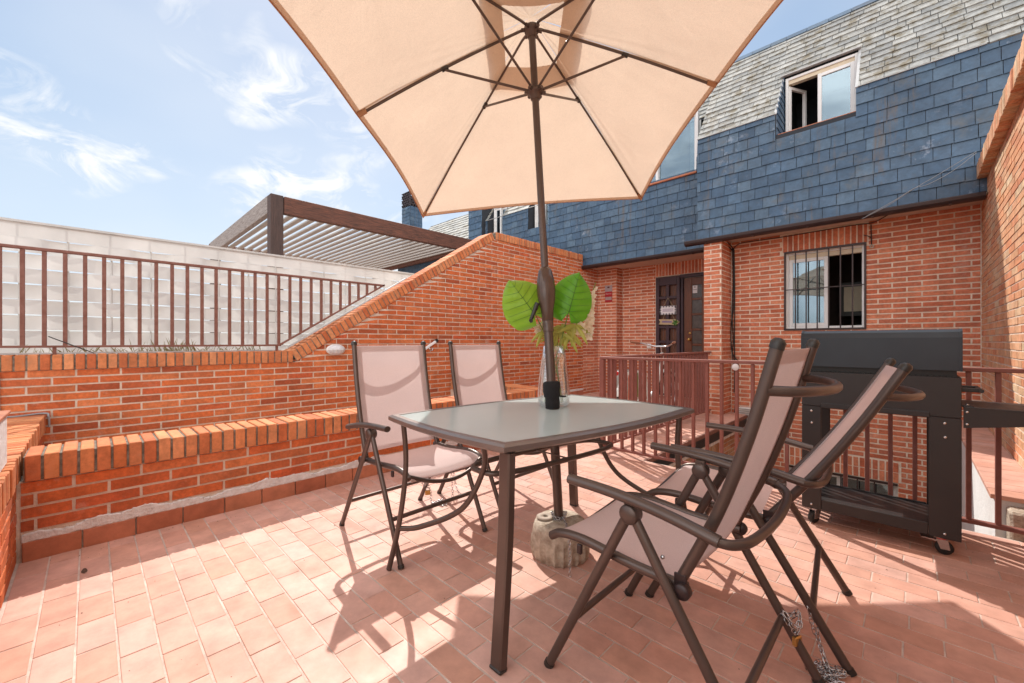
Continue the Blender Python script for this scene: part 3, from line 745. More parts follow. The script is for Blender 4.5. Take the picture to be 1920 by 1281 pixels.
part('sticker',[M_['paper'],M_['ink']],dr,lambda m:(m.box((-2.945,YD+.073,1.985),(-2.86,YD+.0765,2.125)),m.box((-2.92,YD+.071,2.09),(-2.89,YD+.0728,2.105),1),m.box((-2.94,YD+.071,2.045),(-2.87,YD+.0728,2.052),1)))
def _b(m):
    x0,x1=-3.62,-3.15
    m.bbox((x0,YD-.02,.03),(x0+.07,YD+.03,2.335),.004); m.bbox((x1-.06,YD-.02,.03),(x1,YD+.03,2.335),.004)
    m.bbox((x0+.07,YD-.019,2.17),(x1-.06,YD+.029,2.334),.004)
    xm=(x0+x1)/2; m.bbox((xm-.028,YD-.018,.03),(xm+.028,YD+.028,2.17),.004)
    for k in range(8):
        z=1.885-.285*k+.02
        if z<.03: z=.035
        m.bbox((x0+.07,YD-.017,z),(xm-.028,YD+.027,z+.05),.004); m.bbox((xm+.028,YD-.017,z),(x1-.06,YD+.027,z+.05),.004)
    m.bbox((-3.15,YD-.015,2.285),(-2.26,YD+.05,2.345),.004)
gt=part('door_grille',M_['gate_metal'],H,_b)
def _b(m):
    k=0; x=-3.6
    while x<-3.17:
        m.box((x,YD+.06,.03),(x+.045,YD+.075+.006*(k%2),2.3)); x+=.05; k+=1
part('wooden_shutter',M_['door_wood'],gt,_b)
part('threshold',M_['skirt'],H,lambda m:m.bbox((-3.7,YD-.18,.001),(-2.25,YD+.0,.02),.003))
# far house with sunlit roof and slate gable
t = thing('neighbouring_house','farther house with sunlit slate roof seen past the pergola beam','house',(-12,8,0))
part('walls',M_['slate_core'],t,lambda m:(m.prism([(7.0,0),(7.0,3.6),(8.3,5.1),(12,5.1),(12,0)],'x',-12.0,-8.32),m.prism([(6.9,0),(6.9,5.2),(12,5.2),(12,0)],'x',-8.3,-7.78)))
fv=Vector((0,1.3,1.5)).normalized()
part('slate_roof',M_['slate_sunlit'],t,lambda m:shingles(m,(0,7.0,3.6),(1,0,0),fv,-12.0,-8.32,0,1.98,.26,.15,jit=.012,th=.009))
part('slate_gable',M_['slate'],t,lambda m:(shingles(m,(0,6.9,0),(1,0,0),(0,0,1),-8.3,-7.78,2.2,5.2,.22,.16),shingles(m,(0,7.0,0),(1,0,0),(0,0,1),-12.0,-8.32,1.6,3.6,.22,.16)))
def _b(m):
    m.box((-13.4,8.0,4.3),(-12.9,8.5,5.95),0)
ch=part('chimney',M_['slate_core'],t,_b)
def _b(m):
    shingles(m,(0,7.99,0),(1,0,0),(0,0,1),-13.42,-12.88,4.3,5.95,.18,.13)
    for z in range(12):
        for k in range(3): m.box((-12.895,8.0+k*.17,4.4+z*.13),(-12.885+.004*(z%2),8.165+k*.17,4.525+z*.13),0)
part('slate_face',M_['slate'],ch,_b)
def _b(m):
    for k in range(6):
        z=5.97+k*.085
        for i in range(5):
            o=(k%2)*.05
            m.box((-13.42+i*.11+o,7.98,z),(-13.37+i*.11+o,8.04,z+.06)); m.box((-13.42+i*.11+o,8.46,z),(-13.37+i*.11+o,8.52,z+.06))
            m.box((-13.42,7.98+i*.11+o,z),(-13.36,8.03+i*.11+o,z+.06)); m.box((-12.94,7.98+i*.11+o,z),(-12.88,8.03+i*.11+o,z+.06))
        m.box((-13.43,7.97,z+.06),(-12.87,8.03,z+.085)); m.box((-13.43,8.47,z+.06),(-12.87,8.53,z+.085)); m.box((-13.43,8.03,z+.06),(-13.37,8.47,z+.085)); m.box((-12.93,8.03,z+.06),(-12.87,8.47,z+.085))
part('honeycomb_top',M_['gutter'],ch,_b)
# ================================================================== neighbour: woven fence, railing, pergola
t = thing('woven_fence','white woven plastic privacy fence behind the brown railing','fence',(-5.6,2,.9))
XFN=-5.62; zt=2.135; SH=.137; PS=.29
def _b(m):
    rows=9
    for r in range(rows):
        z1=2.0-.002-r*SH; z0=z1-SH+.007
        if z0 < .6: z0=.6
        ph=(r%2)*math.pi; amp=.034
        def fn(u,v,z0=z0,z1=z1,ph=ph):
            y=-2.6+u*9.4
            bl=math.sin(math.pi*(y/PS)+ph)
            edge=abs(v-.5)*2
            return Vector((XFN+(.016 if bl>0 else -.016)*abs(bl)**.3+amp*.5*bl*(1-.25*edge**2)+.003*math.sin(y*2.1+z0*9), y, z0+(z1-z0)*v))
        m.grid(fn,420,4,0)
part('woven_strips',M_['strip'],t,_b)
def _b(m):
    y=-2.6
    def fn(u,v): return Vector((XFN+.020+.004*math.sin(u*40), -2.6+u*9.4, 1.998+.125*v))
    m.grid(fn,200,2,0)
    m.beam((XFN+.022,-2.6,zt),(XFN+.022,6.8,zt),.035,.02,(0,0,1),0)
part('top_band',M_['strip'],t,_b)
for i in range(-8,23):
    y=(i+.5)*PS
    part('post',M_['strip'],t,lambda m:m.tube([(XFN,y,.6),(XFN,y,2.13)],.008,8))
part('sill_rail',M_['white_plastic'],t,lambda m:m.bbox((XFN-.05,-2.6,.60),(XFN+.6,6.8,.70),.006))
def railing(label, p0, p1, z0, z1, sp, mat, bw=.028, posts=(), start=None, name='railing', lw=.05, baluster_top=None, w_=.028, lowfn=None):
    p0=Vector((p0[0],p0[1],0)); p1=Vector((p1[0],p1[1],0)); d=(p1-p0); L=d.length; d.normalize()
    t=thing(name,label,'railing',((p0+p1)/2).to_tuple()[:2]+(z0,))
    zz=Vector((0,0,1))
    part('top_rail',mat,t,lambda m:m.beam(p0+zz*(z1-.012),p1+zz*(z1-.012),lw,.024,(0,0,1),0,.003))
    if not lowfn: part('bottom_rail',mat,t,lambda m:m.beam(p0+zz*(z0+.012),p1+zz*(z0+.012),lw*.8,.022,(0,0,1),0,.003))
    s=start if start is not None else sp
    while s < L-.03:
        q=p0+d*s; lo=z0+.023 if not lowfn else lowfn(q)
        if z1-.03-lo>.04: part('baluster',mat,t,lambda m:m.beam(q+zz*lo,q+zz*(z1-.025),bw,w_,tuple(d),0,.002))
        s+=sp
    for a in posts:
        q=p0+d*a; part('post',mat,t,lambda m:m.beam(q+zz*(z0-.09),q+zz*(z1-.025),.048,.048,tuple(d),0,.004))
    return t
railing('brown steel railing across the terrace edge, running behind the grill',(-2.16,YR),(XR-.01,YR),.06,.935,.108,M_['rail'],bw=.03,w_=.022,posts=(.02,),start=.12)
railing('brown steel railing along the walkway leading to the front door',(-2.145,YR+.03),(-2.145,YG-.02),.06,.935,.108,M_['rail'],bw=.03,w_=.022,posts=(),start=.10)
slp=lambda q: max(1.04, 1.04+(q.y-1.42)*slope)
tr=railing('rusty brown railing on the left boundary wall in front of the white fence',(XW-.10,-1.5),(XW-.10,2.655),1.03,1.815,.1115,M_['rail_old'],bw=.026,w_=.026,lw=.034,start=.02,lowfn=slp)
part('bottom_rail',M_['rail_old'],tr,lambda m:m.beam((XW-.10,-1.5,1.04),(XW-.10,1.44,1.04),.034,.018,(0,0,1),0,.002))
part('sloping_rail',M_['rail_old'],tr,lambda m:m.beam((XW-.10,1.43,1.045),(XW-.10,2.66,1.045+1.23*slope),.034,.018,(0,0,1),0,.002))
for y in (-1.0,-.2,1.40): part('foot',M_['rail_old'],tr,lambda m:m.beam((XW-.10,y,.97),(XW-.10,y,1.035),.022,.022))
t=thing('flashing_strip','pale metal strip laid on the wall slope under the sloping rail','strip',(XW-.16,2,1))
part('strip',M_['lead'],t,lambda m:(m.beam((XW-.06,1.50,1.02),(XW-.06,2.95,1.02+1.45*slope),.05,.012),m.beam((XW-.16,-1.5,.985),(XW-.16,1.45,.985),.08,.012)))
# pergola
t = thing('pergola','timber pergola with dark corner post and pale slatted roof behind the white fence','pergola',(-7.8,3.2,0))
KP=1.36; px0,px1,py0,py1,pz=-9.8*KP,-5.92*KP,1.62*KP,5.05*KP,CH+1.92*KP
part('beam',M_['beam'],t,lambda m:m.bbox((px1-.12,py0+.22,pz-.32),(px1,py1+.5,pz-.01),.008))['label']='dark stained beam facing the terrace'
part('beam',M_['beam_x'],t,lambda m:m.bbox((px0,py0,pz-.32),(px1-.21,py0+.10,pz),.008))['label']='grey weathered beam at the near end'
part('beam',M_['beam'],t,lambda m:m.bbox((px0,py1,pz-.26),(px1-.13,py1+.10,pz-.04),.008))
part('beam',M_['beam'],t,lambda m:m.bbox((px0-.12,py0,pz-.32),(px0-.001,py1+.10,pz-.01),.008))
for (a,b) in ((px1-.21,py0),(px0,py0),(px0,py1-.1)): part('post',M_['post'],t,lambda m:m.bbox((a,b+.001,.0),(a+.208,b+.208,pz-.005 if a>px0+1 else pz-.26),.008))
y=py0+.32
while y<py1-.04:
    part('slat',M_['wood_white'],t,lambda m:m.bbox((px0+.01,y,pz-.155),(px1-.125,y+.10,pz-.115),.004)); y+=.195
# bits under it
# ================================================================== FURNITURE
C3,E1,E2=cw(.183,2.03),cw(0,0),None
def T(a,b,z): # table frame: a across, b along
    ex=Vector((.798,-.023,0)); ex.normalize(); ey=Vector((.16,1.238,0)); ey.normalize()
    return Vector((-1.287,1.582,z))+ex*a+ey*b
TA,TB=.40,.62
tb=thing('patio_table','brown framed patio table with a frosted glass top and curved end legs','table',(-1.287,1.582,0))
def outline(ins=0, n=16):
    pts=[]
    A,B=TA-ins,TB-ins
    for i in range(n): s=i/n; pts.append((-A+2*A*s, -B-.028*math.sin(math.pi*s)))
    for i in range(n): s=i/n; pts.append((A+.05*math.sin(math.pi*s), -B+2*B*s))
    for i in range(n): s=i/n; pts.append((A-2*A*s, B+.028*math.sin(math.pi*s)))
    for i in range(n): s=i/n; pts.append((-A-.05*math.sin(math.pi*s), B-2*B*s))
    return pts
def _b(m):
    o=outline(0); i1=outline(.012); i2=outline(.034); n=len(o)
    rings=[[T(*p,.705) for p in i2],[T(*p,.703) for p in i1],[T(*p,.712) for p in o],[T(*p,.728) for p in o],[T(*p,.7355) for p in i1],[T(*p,.7355) for p in i2],[T(*p,.722) for p in i2]]
    vs=[v for r in rings for v in r]; fs=[]; K=len(rings)
    for r in range(K):
        q=(r+1)%K
        for k in range(n): l=(k+1)%n; fs.append((r*n+k,r*n+l,q*n+l,q*n+k))
    m.add(vs,fs,0,False)
part('rim',plain('satin_grey_brown_aluminium',(.23,.19,.175),.30,.55,c2=(.20,.165,.15),ns=5,r2=.38),tb,_b)
def _b(m):
    o=outline(.0345); n=len(o)
    m.add([T(*p,.726) for p in o]+[T(*p,.7335) for p in o],[tuple(range(n))[::-1],tuple(range(n,2*n))]+[(k,(k+1)%n,(k+1)%n+n,k+n) for k in range(n)],0)
    # hole ring for pole not cut: pole passes through a cap
part('glass_top',M_['frosted'],tb,_b)
PB=Vector((-1.262,1.648,0)); HUB=Vector((-1.505,1.70,2.80))
pd=(HUB-PB); 
def pole(z): return PB+pd*(z/2.80)
tl=pole(.735)
part('pole_collar',M_['grey_plastic'],tb,lambda m:m.lathe([(.022,.7338),(.034,.7338),(.034,.738),(.023,.7395)],24,0,Matrix.Translation((tl.x,tl.y,0))))
for sgn in (1,-1):
    def _b(m):
        top=T(sgn*.375,-sgn*.585,.703); foot=T(sgn*.392,-sgn*.638,.0); mid=T(sgn*.37,-sgn*.59,.4)
        ps=cr([top,mid,foot],8)
        for i in range(len(ps)-1): pass
        # oval-rect section swept
        sec=[(-.026,-.012),(-.020,-.016),(.020,-.016),(.026,-.012),(.026,.012),(.020,.016),(-.020,.016),(-.026,.012)]
        ex=(T(1,0,0)-T(0,0,0)); ey=(T(0,1,0)-T(0,0,0)); vs=[];fs=[];n=8
        for p in ps:
            for (a,b) in sec: vs.append(p+ex*a+ey*b)
        for i in range(len(ps)-1):
            for k in range(n): l=(k+1)%n; fs.append((i*n+k,i*n+l,(i+1)*n+l,(i+1)*n+k))
        fs.append(tuple(range(n))[::-1]); fs.append(tuple(range(len(vs)-n,len(vs)))); m.add(vs,fs,0)
    lg=part('leg',M_['alu'],tb,_b); lg['label']='straight flat leg'
    part('foot_cap',M_['grey_plastic'],lg,lambda m:m.bbox(T(sgn*.392,-sgn*.638,0)-Vector((.027,.018,-.0005)),T(sgn*.392,-sgn*.638,0)+Vector((.027,.018,.012)),.003))
    def _b(m):
        m.tube(cr([T(-sgn*.345,-sgn*.575,.705),T(-sgn*.34,-sgn*.565,.55),T(-sgn*.345,-sgn*.57,.40),T(-sgn*.365,-sgn*.59,.2),T(-sgn*.405,-sgn*.615,.004)],7),.0145,10,flat=.8)
    lg=part('leg',M_['alu'],tb,_b); lg['label']='slim curved leg'
    def _b(m):
        m.tube(cr([T(-sgn*.368,-sgn*.588,.20),T(-sgn*.25,-sgn*.54,.235),T(-sgn*.06,-sgn*.46,.35),T(sgn*.03,-sgn*.42,.52),T(sgn*.09,-sgn*.46,.64),T(sgn*.16,-sgn*.57,.702)],9),.0125,10,flat=.85)
    part('curved_brace',M_['alu'],tb,_b)
def _b(m):
    pts=[]
    for i in range(48):
        a=2*math.pi*i/48; 
        x=.115*math.copysign(abs(math.cos(a))**.45,math.cos(a)); y=.41*math.copysign(abs(math.sin(a))**.8,math.sin(a))
        pts.append(T(x,y,.52))
    m.tube(pts,.0125,10,closed=True)
    m.tube([T(-.115,.02,.52),T(.115,.02,.52)],.004,6)
part('stretcher_ring',M_['alu'],tb,_b)
# --- chairs
def make_chair(label, loc, rz, ft, zt, sag=.02):
    t=thing('folding_armchair',label,'chair',loc,rz,'folding armchairs round the patio table')
    A=M_['alu']; hx,hz=-.095,.43
    LP=dict(world=False)
    for sg in (-1,1):
        y=.235*sg
        d=Vector((ft-hx,0,zt-hz))
        back=cr([(hx+.02,y,hz-.012),(hx+d.x*.33-.012,y,hz+d.z*.33),(hx+d.x*.66-.014,y,hz+d.z*.66),(ft,y,zt)],6)
        pst=part('back_post',A,t,lambda m:m.tube(back,.0148,12,flat=.85),**LP)
        part('end_cap',M_['grey_plastic'],pst,lambda m:m.lathe([(.0165,-.012),(.0165,.004),(.010,.012),(0,.014)],14,0,Matrix.Translation((ft,y,zt))@Matrix.Rotation(math.atan2(d.x,d.z),4,'Y')),**LP)
        part('seat_rail',A,t,lambda m:m.tube(cr([(hx-.01,y,hz),(.05,y,.432),(.22,y,.447),(.31,y,.440),(.352,y,.418)],6),.0145,12),**LP)
        yo=.268*sg
        lg=part('leg',A,t,lambda m:m.tube([(.05,yo,.585),(.338,yo,.004)],.0152,12,flat=.78,up=(1,0,0)),**LP); lg['label']='front leg'
        part('foot',M_['grey_plastic'],lg,lambda m:m.tube([(.3326,yo,.015),(.340,yo,.0005)],.0178,12,flat=.8,up=(1,0,0)),**LP)
        lg=part('leg',A,t,lambda m:m.tube([(.03,yo*1.0,.585),(-.322,yo,.004)],.0152,12,flat=.78,up=(1,0,0)),**LP); lg['label']='rear leg'
        part('foot',M_['grey_plastic'],lg,lambda m:m.tube([(-.315,yo,.015),(-.324,yo,.0005)],.0178,12,flat=.8,up=(1,0,0)),**LP)
        part('pivot_knuckle',A,t,lambda m:(m.lathe([(0,-.021),(.024,-.021),(.028,-.016),(.028,.016),(.024,.021),(0,.021)],20,0,Matrix.Translation((.04,yo,.594))@Matrix.Rotation(R(90),4,'X')),m.bbox((.022,yo-.009,.60),(.058,yo+.009,.632),.003,0)),**LP)
        ya=.285*sg
        arm=cr([(-.20,ya,.600),(-.06,ya,.628),(.09,ya,.645),(.240,ya,.650)],6)
        part('armrest',A,t,lambda m:(m.tube(arm,.0150,12,flat=1.15),),**LP)
        part('hinge',M_['gutter'],t,lambda m:(m.lathe([(0,-.013),(.019,-.013),(.021,-.009),(.021,.009),(.019,.013),(0,.013)],18,0,Matrix.Translation((hx-.005,.252*sg,hz-.004))@Matrix.Rotation(R(90),4,'X')),
            m.bbox((hx-.012,.246*sg-.003,hz-.01),(hx+.02,.246*sg+.003,hz+.035),.001)),**LP)
        part('bolt',M_['chrome'],t,lambda m:m.lathe([(0,0),(.006,0),(.005,.0035),(0,.005)],10,0,Matrix.Translation((hx+.05,.251*sg,hz+.065))@Matrix.Rotation(R(-90*sg),4,'X')),**LP)
        part('seat_catch',M_['gutter'],t,lambda m:m.bbox((.218,.250*sg-.006,.405),(.236,.250*sg+.006,.436),.003),**LP)
    e=.118
    part('crossbar',A,t,lambda m:m.tube([(.241,-.262,.20),(.241,.262,.20)],.011,10),**LP)['label']='front crossbar'
    part('crossbar',A,t,lambda m:m.tube([(-.222,-.262,.17),(-.222,.262,.17)],.011,10),**LP)['label']='rear crossbar'
    part('seat_brace',A,t,lambda m:m.tube(cr([(.345,-.225,.425),(.375,-.12,.388),(.385,0,.372),(.375,.12,.388),(.345,.225,.425)],7),.0105,10),**LP)
    dx=(ft-hx)/(zt-hz)
    def bp(z,y): return (hx+dx*(z-hz),y)
    zh=hz+(zt-hz)*.83
    xb=hx+dx*(zh-hz)-.012
    part('back_handle',A,t,lambda m:m.tube(cr([(xb,-.235,zh),(xb-.055,-.19,zh-.002),(xb-.095,-.09,zh-.004),(xb-.105,0,zh-.005),(xb-.095,.09,zh-.004),(xb-.055,.19,zh-.002),(xb,.235,zh)],6),.0125,10),**LP)
    part('arm_link',A,t,lambda m:m.tube(cr([(-.19,-.285,.598),(-.225,-.262,.593),(-.25,-.19,.589),(-.262,0,.586),(-.25,.19,.589),(-.225,.262,.593),(-.19,.285,.598)],6),.0125,10),**LP)
    def fb(u,v):   # back fabric
        z=hz+.03+(zt-hz-.045)*u; y=-.228+.456*v
        f=(u*1.03)
        x=hx+dx*(z-hz)-.013*math.sin(math.pi*min(1,u)) + .004 - sag*math.sin(math.pi*v)*.6
        return Vector((x,y,z))
    part('back_fabric',M_['textilene'],t,lambda m:m.grid(fb,22,14),**LP)
    def hemf(m):
        for v0,v1 in ((0,.075),(.925,1)):
            m.grid(lambda u,v:fb(u,v0+(v1-v0)*v)+Vector((.0018,0,0)),22,2)
            m.grid(lambda u,v:fb(u,v0+(v1-v0)*v)-Vector((.0018,0,0)),22,2)
        m.grid(lambda u,v:fb(.94+.06*u,.075+.85*v)+Vector((.0018,0,0)),2,12)
        m.grid(lambda u,v:fb(.0+.035*u,.075+.85*v)+Vector((.0018,0,0)),2,12)
    part('fabric_hem',M_['textilene'],t,hemf,**LP)
    prof=cr([(hx+.03,0,.432),(.05,0,.434),(.22,0,.449),(.31,0,.4445),(.342,0,.431),(.360,0,.414),(.354,0,.400)],5)
    def fs(u,v):
        k=u*(len(prof)-1); i=min(int(k),len(prof)-2); p=prof[i].lerp(prof[i+1],k-i)
        return Vector((p.x,-.226+.452*v,p.z-sag*.9*math.sin(math.pi*v)*math.sin(math.pi*min(1,u*1.05))**.6 if 0<u<.95 else p.z))
    part('seat_fabric',M_['textilene'],t,lambda m:m.grid(fs,30,14),**LP)
    return t
make_chair('left one of the two folding armchairs backing onto the brick parapet, beside the table end',(-2.08,1.30,0),0,-.235,1.07)
make_chair('folding armchair by the parapet, its seat hidden behind the table edge near the vase',(-2.09,2.0,0),0,-.235,1.07)
make_chair('large folding armchair in the foreground with its back rising in front of the grill',(-.53,1.335,0),R(180),-.31,1.075)
make_chair('folding armchair reclined beside the grill, behind the foreground chair',(-.49,1.955,0),R(185.7),-.455,1.0)
# --- umbrella
um=thing('patio_umbrella','beige rectangular parasol tilted on a brown pole through the table','umbrella',(PB.x,PB.y,0))
FL=Vector((-3.126,2.065,2.196)); FR=Vector((-1.792,3.559,2.402)); ML=Vector((-2.127,.991,2.297)); MR=Vector((-.793,2.485,2.544))
NL=Vector((-1.15,-.09,2.20)); NR=Vector((.206,1.411,2.42)); APX=HUB+Vector((-.01,0,.04))
tips=[FL,FR,MR,NR,NL,ML]
pdir=pd.normalized()
up_n=(FR-FL).cross(NL-FL).normalized(); 
if up_n.z<0: up_n=-up_n
ctr=(ML+MR)/2
def panel(A,B,t0,t1,scal=.05,lift=0,apx=APX):
    def fn(u,v):
        t=t0+(t1-t0)*u
        e=A.lerp(B,v); # scalloped outer edge pulls toward the apex, cloth sags a little between ribs
        k=t*(1-scal*math.sin(math.pi*v)*t**2*(1 if lift==0 else .4))
        p=apx.lerp(e,k)
        sagv=.030*math.sin(math.pi*v)*math.sin(math.pi*min(1,t))
        curve=.016*math.sin(math.pi*t)+(.0035*math.sin(v*38+t*9)*math.sin(v*7)+.003*math.sin(v*61+t*4))*t*(1-t)*4*(abs(v-.5)*2)**2
        return p+Vector((0,0,curve-sagv+lift))
    return fn
def _b(m):
    for i in range(6):
        A,B=tips[i],tips[(i+1)%6]
        m.grid(panel(A,B,.155,1.0,.026 if (A-B).length>1.7 else .026),26,60)
cp=part('canopy',M_['canopy'],um,_b)
def _b(m):
    for i in range(6):
        A,B=tips[i],tips[(i+1)%6]; f1=panel(A,B,.155,1.0,.026 if (A-B).length>1.7 else .026)
        m.grid(lambda u,v:f1(.972+.028*u,v)-Vector((0,0,.002)),1,20)
        for v0,v1 in ((0,.012),(.988,1)): m.grid(lambda u,v:f1(u,v0+(v1-v0)*v)-Vector((0,0,.002)),26,1)
part('sewn_edge',M_['canopy'],cp,_b)
def _b(m):
    for i in range(6):
        A,B=tips[i],tips[(i+1)%6]
        fn=panel(A,B,.0,.27,.10,.035,APX); fn0=fn
        def rip(u,v,fn0=fn0,i=i): return fn0(u,v)+Vector((0,0,.010*math.sin(v*9+i*2)*u+.012*math.sin(v*21+i)*(1-u)*u*2))
        m.grid(rip,12,18)
part('vent_cap',M_['canopy'],cp,_b)
def _b(m):
    for i in range(6):
        A,B=tips[i],tips[(i+1)%6]
        f1=panel(A,B,.155,1.0,.026 if (A-B).length>1.7 else .026)
        pts=[f1(1,k/20) for k in range(21)]
        m.tube(pts,.004,6)
part('hem',M_['hem'],cp,_b)
for tpt in tips:
    v=(tpt-APX)
    def onr(t): return APX+v*t+Vector((0,0,.016*math.sin(math.pi*t)-.016))
    rb=part('rib',M_['alu'],um,lambda m:m.tube([HUB+(onr(.03)-HUB)*.6]+[onr(.05+.92*k/10) for k in range(11)],.0085,8,flat=.7))
    run=pole(2.44)
    at=onr(.50 if tpt in (ML,MR) else .31)+Vector((0,0,-.010))
    part('strut',M_['alu'],um,lambda m:m.tube([run+(at-run).normalized()*.03,at],.0075,8,flat=.8))
    part('rib_joint',M_['grey_plastic'],rb,lambda m:m.tube([at+v.normalized()*-.018+Vector((0,0,.006)),at+v.normalized()*.018+Vector((0,0,.006))],.0125,8))
    part('tip_pocket',M_['hem'],um,lambda m:m.tube([onr(.945)+Vector((0,0,.004)),onr(.992)+Vector((0,0,.012))],[.017,.024],8,flat=.45,up=(0,0,1)))
part('pole',M_['alu'],um,lambda m:(m.tube([pole(.10),pole(1.30)],.0235,20),m.tube([pole(1.30),pole(2.80)],.019,20)))
for zz in (2.80,2.44):
    def _b(m):
        c=pole(zz); q=pdir.to_track_quat('Z','Y').to_matrix().to_4x4()
        m.lathe([(.02,-.045),(.027,-.04),(.027,-.012),(.04,-.01),(.042,.012),(.03,.018),(.02,.03)],18,0,Matrix.Translation(c)@q)
        for tpt in tips:
            dr_=(tpt-c); dr_.z=0; dr_.normalize(); m.tube([c+dr_*.03,c+dr_*.058+Vector((0,0,.002 if zz<2.6 else -.006))],.010,8)
    part('hub',M_['alu'],um,_b)
def _b(m):
    q=pdir.to_track_quat('Z','Y').to_matrix().to_4x4()
    m.lathe([(.024,-.12),(.030,-.11),(.033,-.06),(.046,0),(.050,.05),(.046,.10),(.036,.15),(.026,.17),(.0,.17)],26,0,Matrix.Translation(pole(1.30))@q)
    m.lathe([(.028,-.17),(.0285,-.165),(.0285,-.115),(.026,-.11)],24,0,Matrix.Translation(pole(1.30))@q)
cb=part('crank_housing',plain('glossy_brown_plastic',(.10,.06,.045),.18,0,c2=(.08,.05,.038)),um,_b)
part('crank_handle',M_['grey_plastic'],cb,lambda m:(m.tube([pole(1.30)+cw(-.05,-.02,-.02),pole(1.30)+cw(-.085,-.03,-.11)],[.013,.009],10),m.tube([pole(1.30)+cw(-.085,-.03,-.11),pole(1.30)+cw(-.085,-.07,-.115)],.010,10)))
def _b(m):
    q=pdir.to_track_quat('Z','Y').to_matrix().to_4x4()
    def wob(r,z,a): return r*(1+.05*math.sin(3*a+z*60)+.03*math.sin(7*a+z*110))
    m.lathe([(.025,-.03),(.036,-.028),(.038,.0),(.036,.026),(.041,.032),(.043,.06),(.045,.085),(.043,.105),(.030,.11)],28,0,Matrix.Translation(pole(.765))@q,fn=wob)
    m.box(pole(.765)+Vector((.02,.02,.03)),pole(.765)+Vector((.055,.045,.036)))
part('cloth_wrap',M_['black_cloth'],um,_b)
# base
t=thing('umbrella_base','round fluted concrete base weathered and pitted, holding the parasol pole','umbrella base',(-1.28,1.665,0))
def fl(r,z,a):
    k=max(0,min(1,(.135-z)/.07)); 
    return r*(1-.10*k*(abs(math.sin(a*11.5))**.7)+.012*math.sin(a*5+z*30)+.006*math.sin(a*23+z*90)+rnd.uniform(-.006,.006))
part('concrete_body',M_['concrete'],t,lambda m:m.lathe([(.138,.0),(.150,.02),(.154,.05),(.152,.07),(.149,.09),(.145,.11),(.141,.13),(.136,.15),(.130,.168),(.112,.183),(.06,.186),(.03,.186),(.0,.186)],200,0,Matrix.Translation((-1.28,1.665,0)),fn=fl))
part('steel_plate',plain('rusty_pale_disc',(.45,.36,.29),.7,ns=40),t,lambda m:m.lathe([(.012,.187),(.045,.187),(.046,.192),(.012,.193)],24,0,Matrix.Translation((-1.335,1.615,0)),close=True))
# --- chains
def link_mesh(m, c, d, roll, L=.022, w=.012, r=.0016, mat=0):
    d=d.normalized(); n=d.orthogonal().normalized(); n=Matrix.Rotation(roll,3,d)@n
    pts=[]
    for k in range(10):
        a=2*math.pi*k/10; x=math.cos(a); y=math.sin(a)
        pts.append(c+d*((L-w)/2*(1 if x>0 else -1)+x*w/2)+n*y*w/2)
    m.tube(pts,r,5,mat,closed=True)
def chain(m, path, step=.0165):
    pts=cr(path,10); acc=0; k=0
    for i in range(len(pts)-1):
        seg=pts[i+1]-pts[i]; L=seg.length
        while acc<L:
            if L>1e-6: link_mesh(m,pts[i]+seg*(acc/L),seg,k*math.pi/2+rnd.uniform(-.3,.3)); k+=1
            acc+=step
        acc-=L
def heap(c,rx,ry,n=14,h=.012):
    return [Vector((c[0]+rnd.uniform(-rx,rx),c[1]+rnd.uniform(-ry,ry),.003+rnd.uniform(0,h))) for _ in range(n)]
def ring(c,r,z,n=9,tilt=.01): return [Vector((c[0]+r*math.cos(2*math.pi*k/(n-1)),c[1]+r*math.sin(2*math.pi*k/(n-1)),z+tilt*math.sin(4*math.pi*k/(n-1)))) for k in range(n)]
def padlock(t,c,rz=0):
    Mx=Matrix.Translation(c)@Matrix.Rotation(rz,4,'Z')
    pl=part('padlock_body',M_['brass'],t,lambda m:m.bbox((-.017,-.007,-.03),(.017,.007,0),.003,0,Mx))
    part('shackle',M_['chrome'],pl,lambda m:m.tube([Mx@Vector((.011*math.cos(a),0,.006+.012*math.sin(a))) for a in [math.pi*k/8 for k in range(9)]],.0028,8))
# chair 1/2 rear legs: world x ~ -2.36 ; crossbar z .17
c1=Vector((-2.38,1.568,0)); c2=Vector((-2.38,1.732,0))
t=thing('padlock_chain','steel chain with brass padlock lying between the two chairs by the parapet','chain',(-2.36,1.66,0))
t['label']='steel chain with brass padlock joining the rear legs of the two parapet chairs'
part('links',M_['chrome'],t,lambda m:(chain(m,ring((-2.305,1.545),.022,.175)),chain(m,ring((-2.31,1.545),.024,.155,9,.02)),chain(m,[(-2.30,1.56,.15),(-2.28,1.57,.08),(-2.27,1.58,.006)]+[tuple(p) for p in heap((-2.25,1.62),.05,.06,16)]+[(-2.27,1.74,.004),(-2.28,1.75,.06),(-2.30,1.755,.17),(-2.31,1.78,.17),(-2.29,1.79,.06),(-2.25,1.80,.004)])))
padlock(t,(-2.285,1.55,.10),R(60))
q0=Vector((-.305,1.60,0))
t=thing('padlock_chain','steel chain with brass padlock heaped on the floor at the foreground chairs\' rear legs','chain',(-.2,1.65,0))
part('links',M_['chrome'],t,lambda m:(chain(m,ring((-.285,1.602),.026,.165,9,.02)),chain(m,ring((-.283,1.60),.024,.18,9,.015)),chain(m,[(-.27,1.60,.15),(-.262,1.61,.10),(-.25,1.62,.05),(-.235,1.63,.006)]+[tuple(p) for p in heap((-.20,1.66),.05,.035,26,.02)]+[(-.215,1.70,.05),(-.24,1.70,.12),(-.25,1.70,.175),(-.255,1.72,.18),(-.235,1.715,.12),(-.21,1.69,.04),(-.18,1.66,.01)])))
padlock(t,(-.268,1.60,.125),R(70))
t=thing('chain','steel chain looped round the parasol pole and hanging down the concrete base','chain',(-1.25,1.62,.19))
pb=pole(.19)
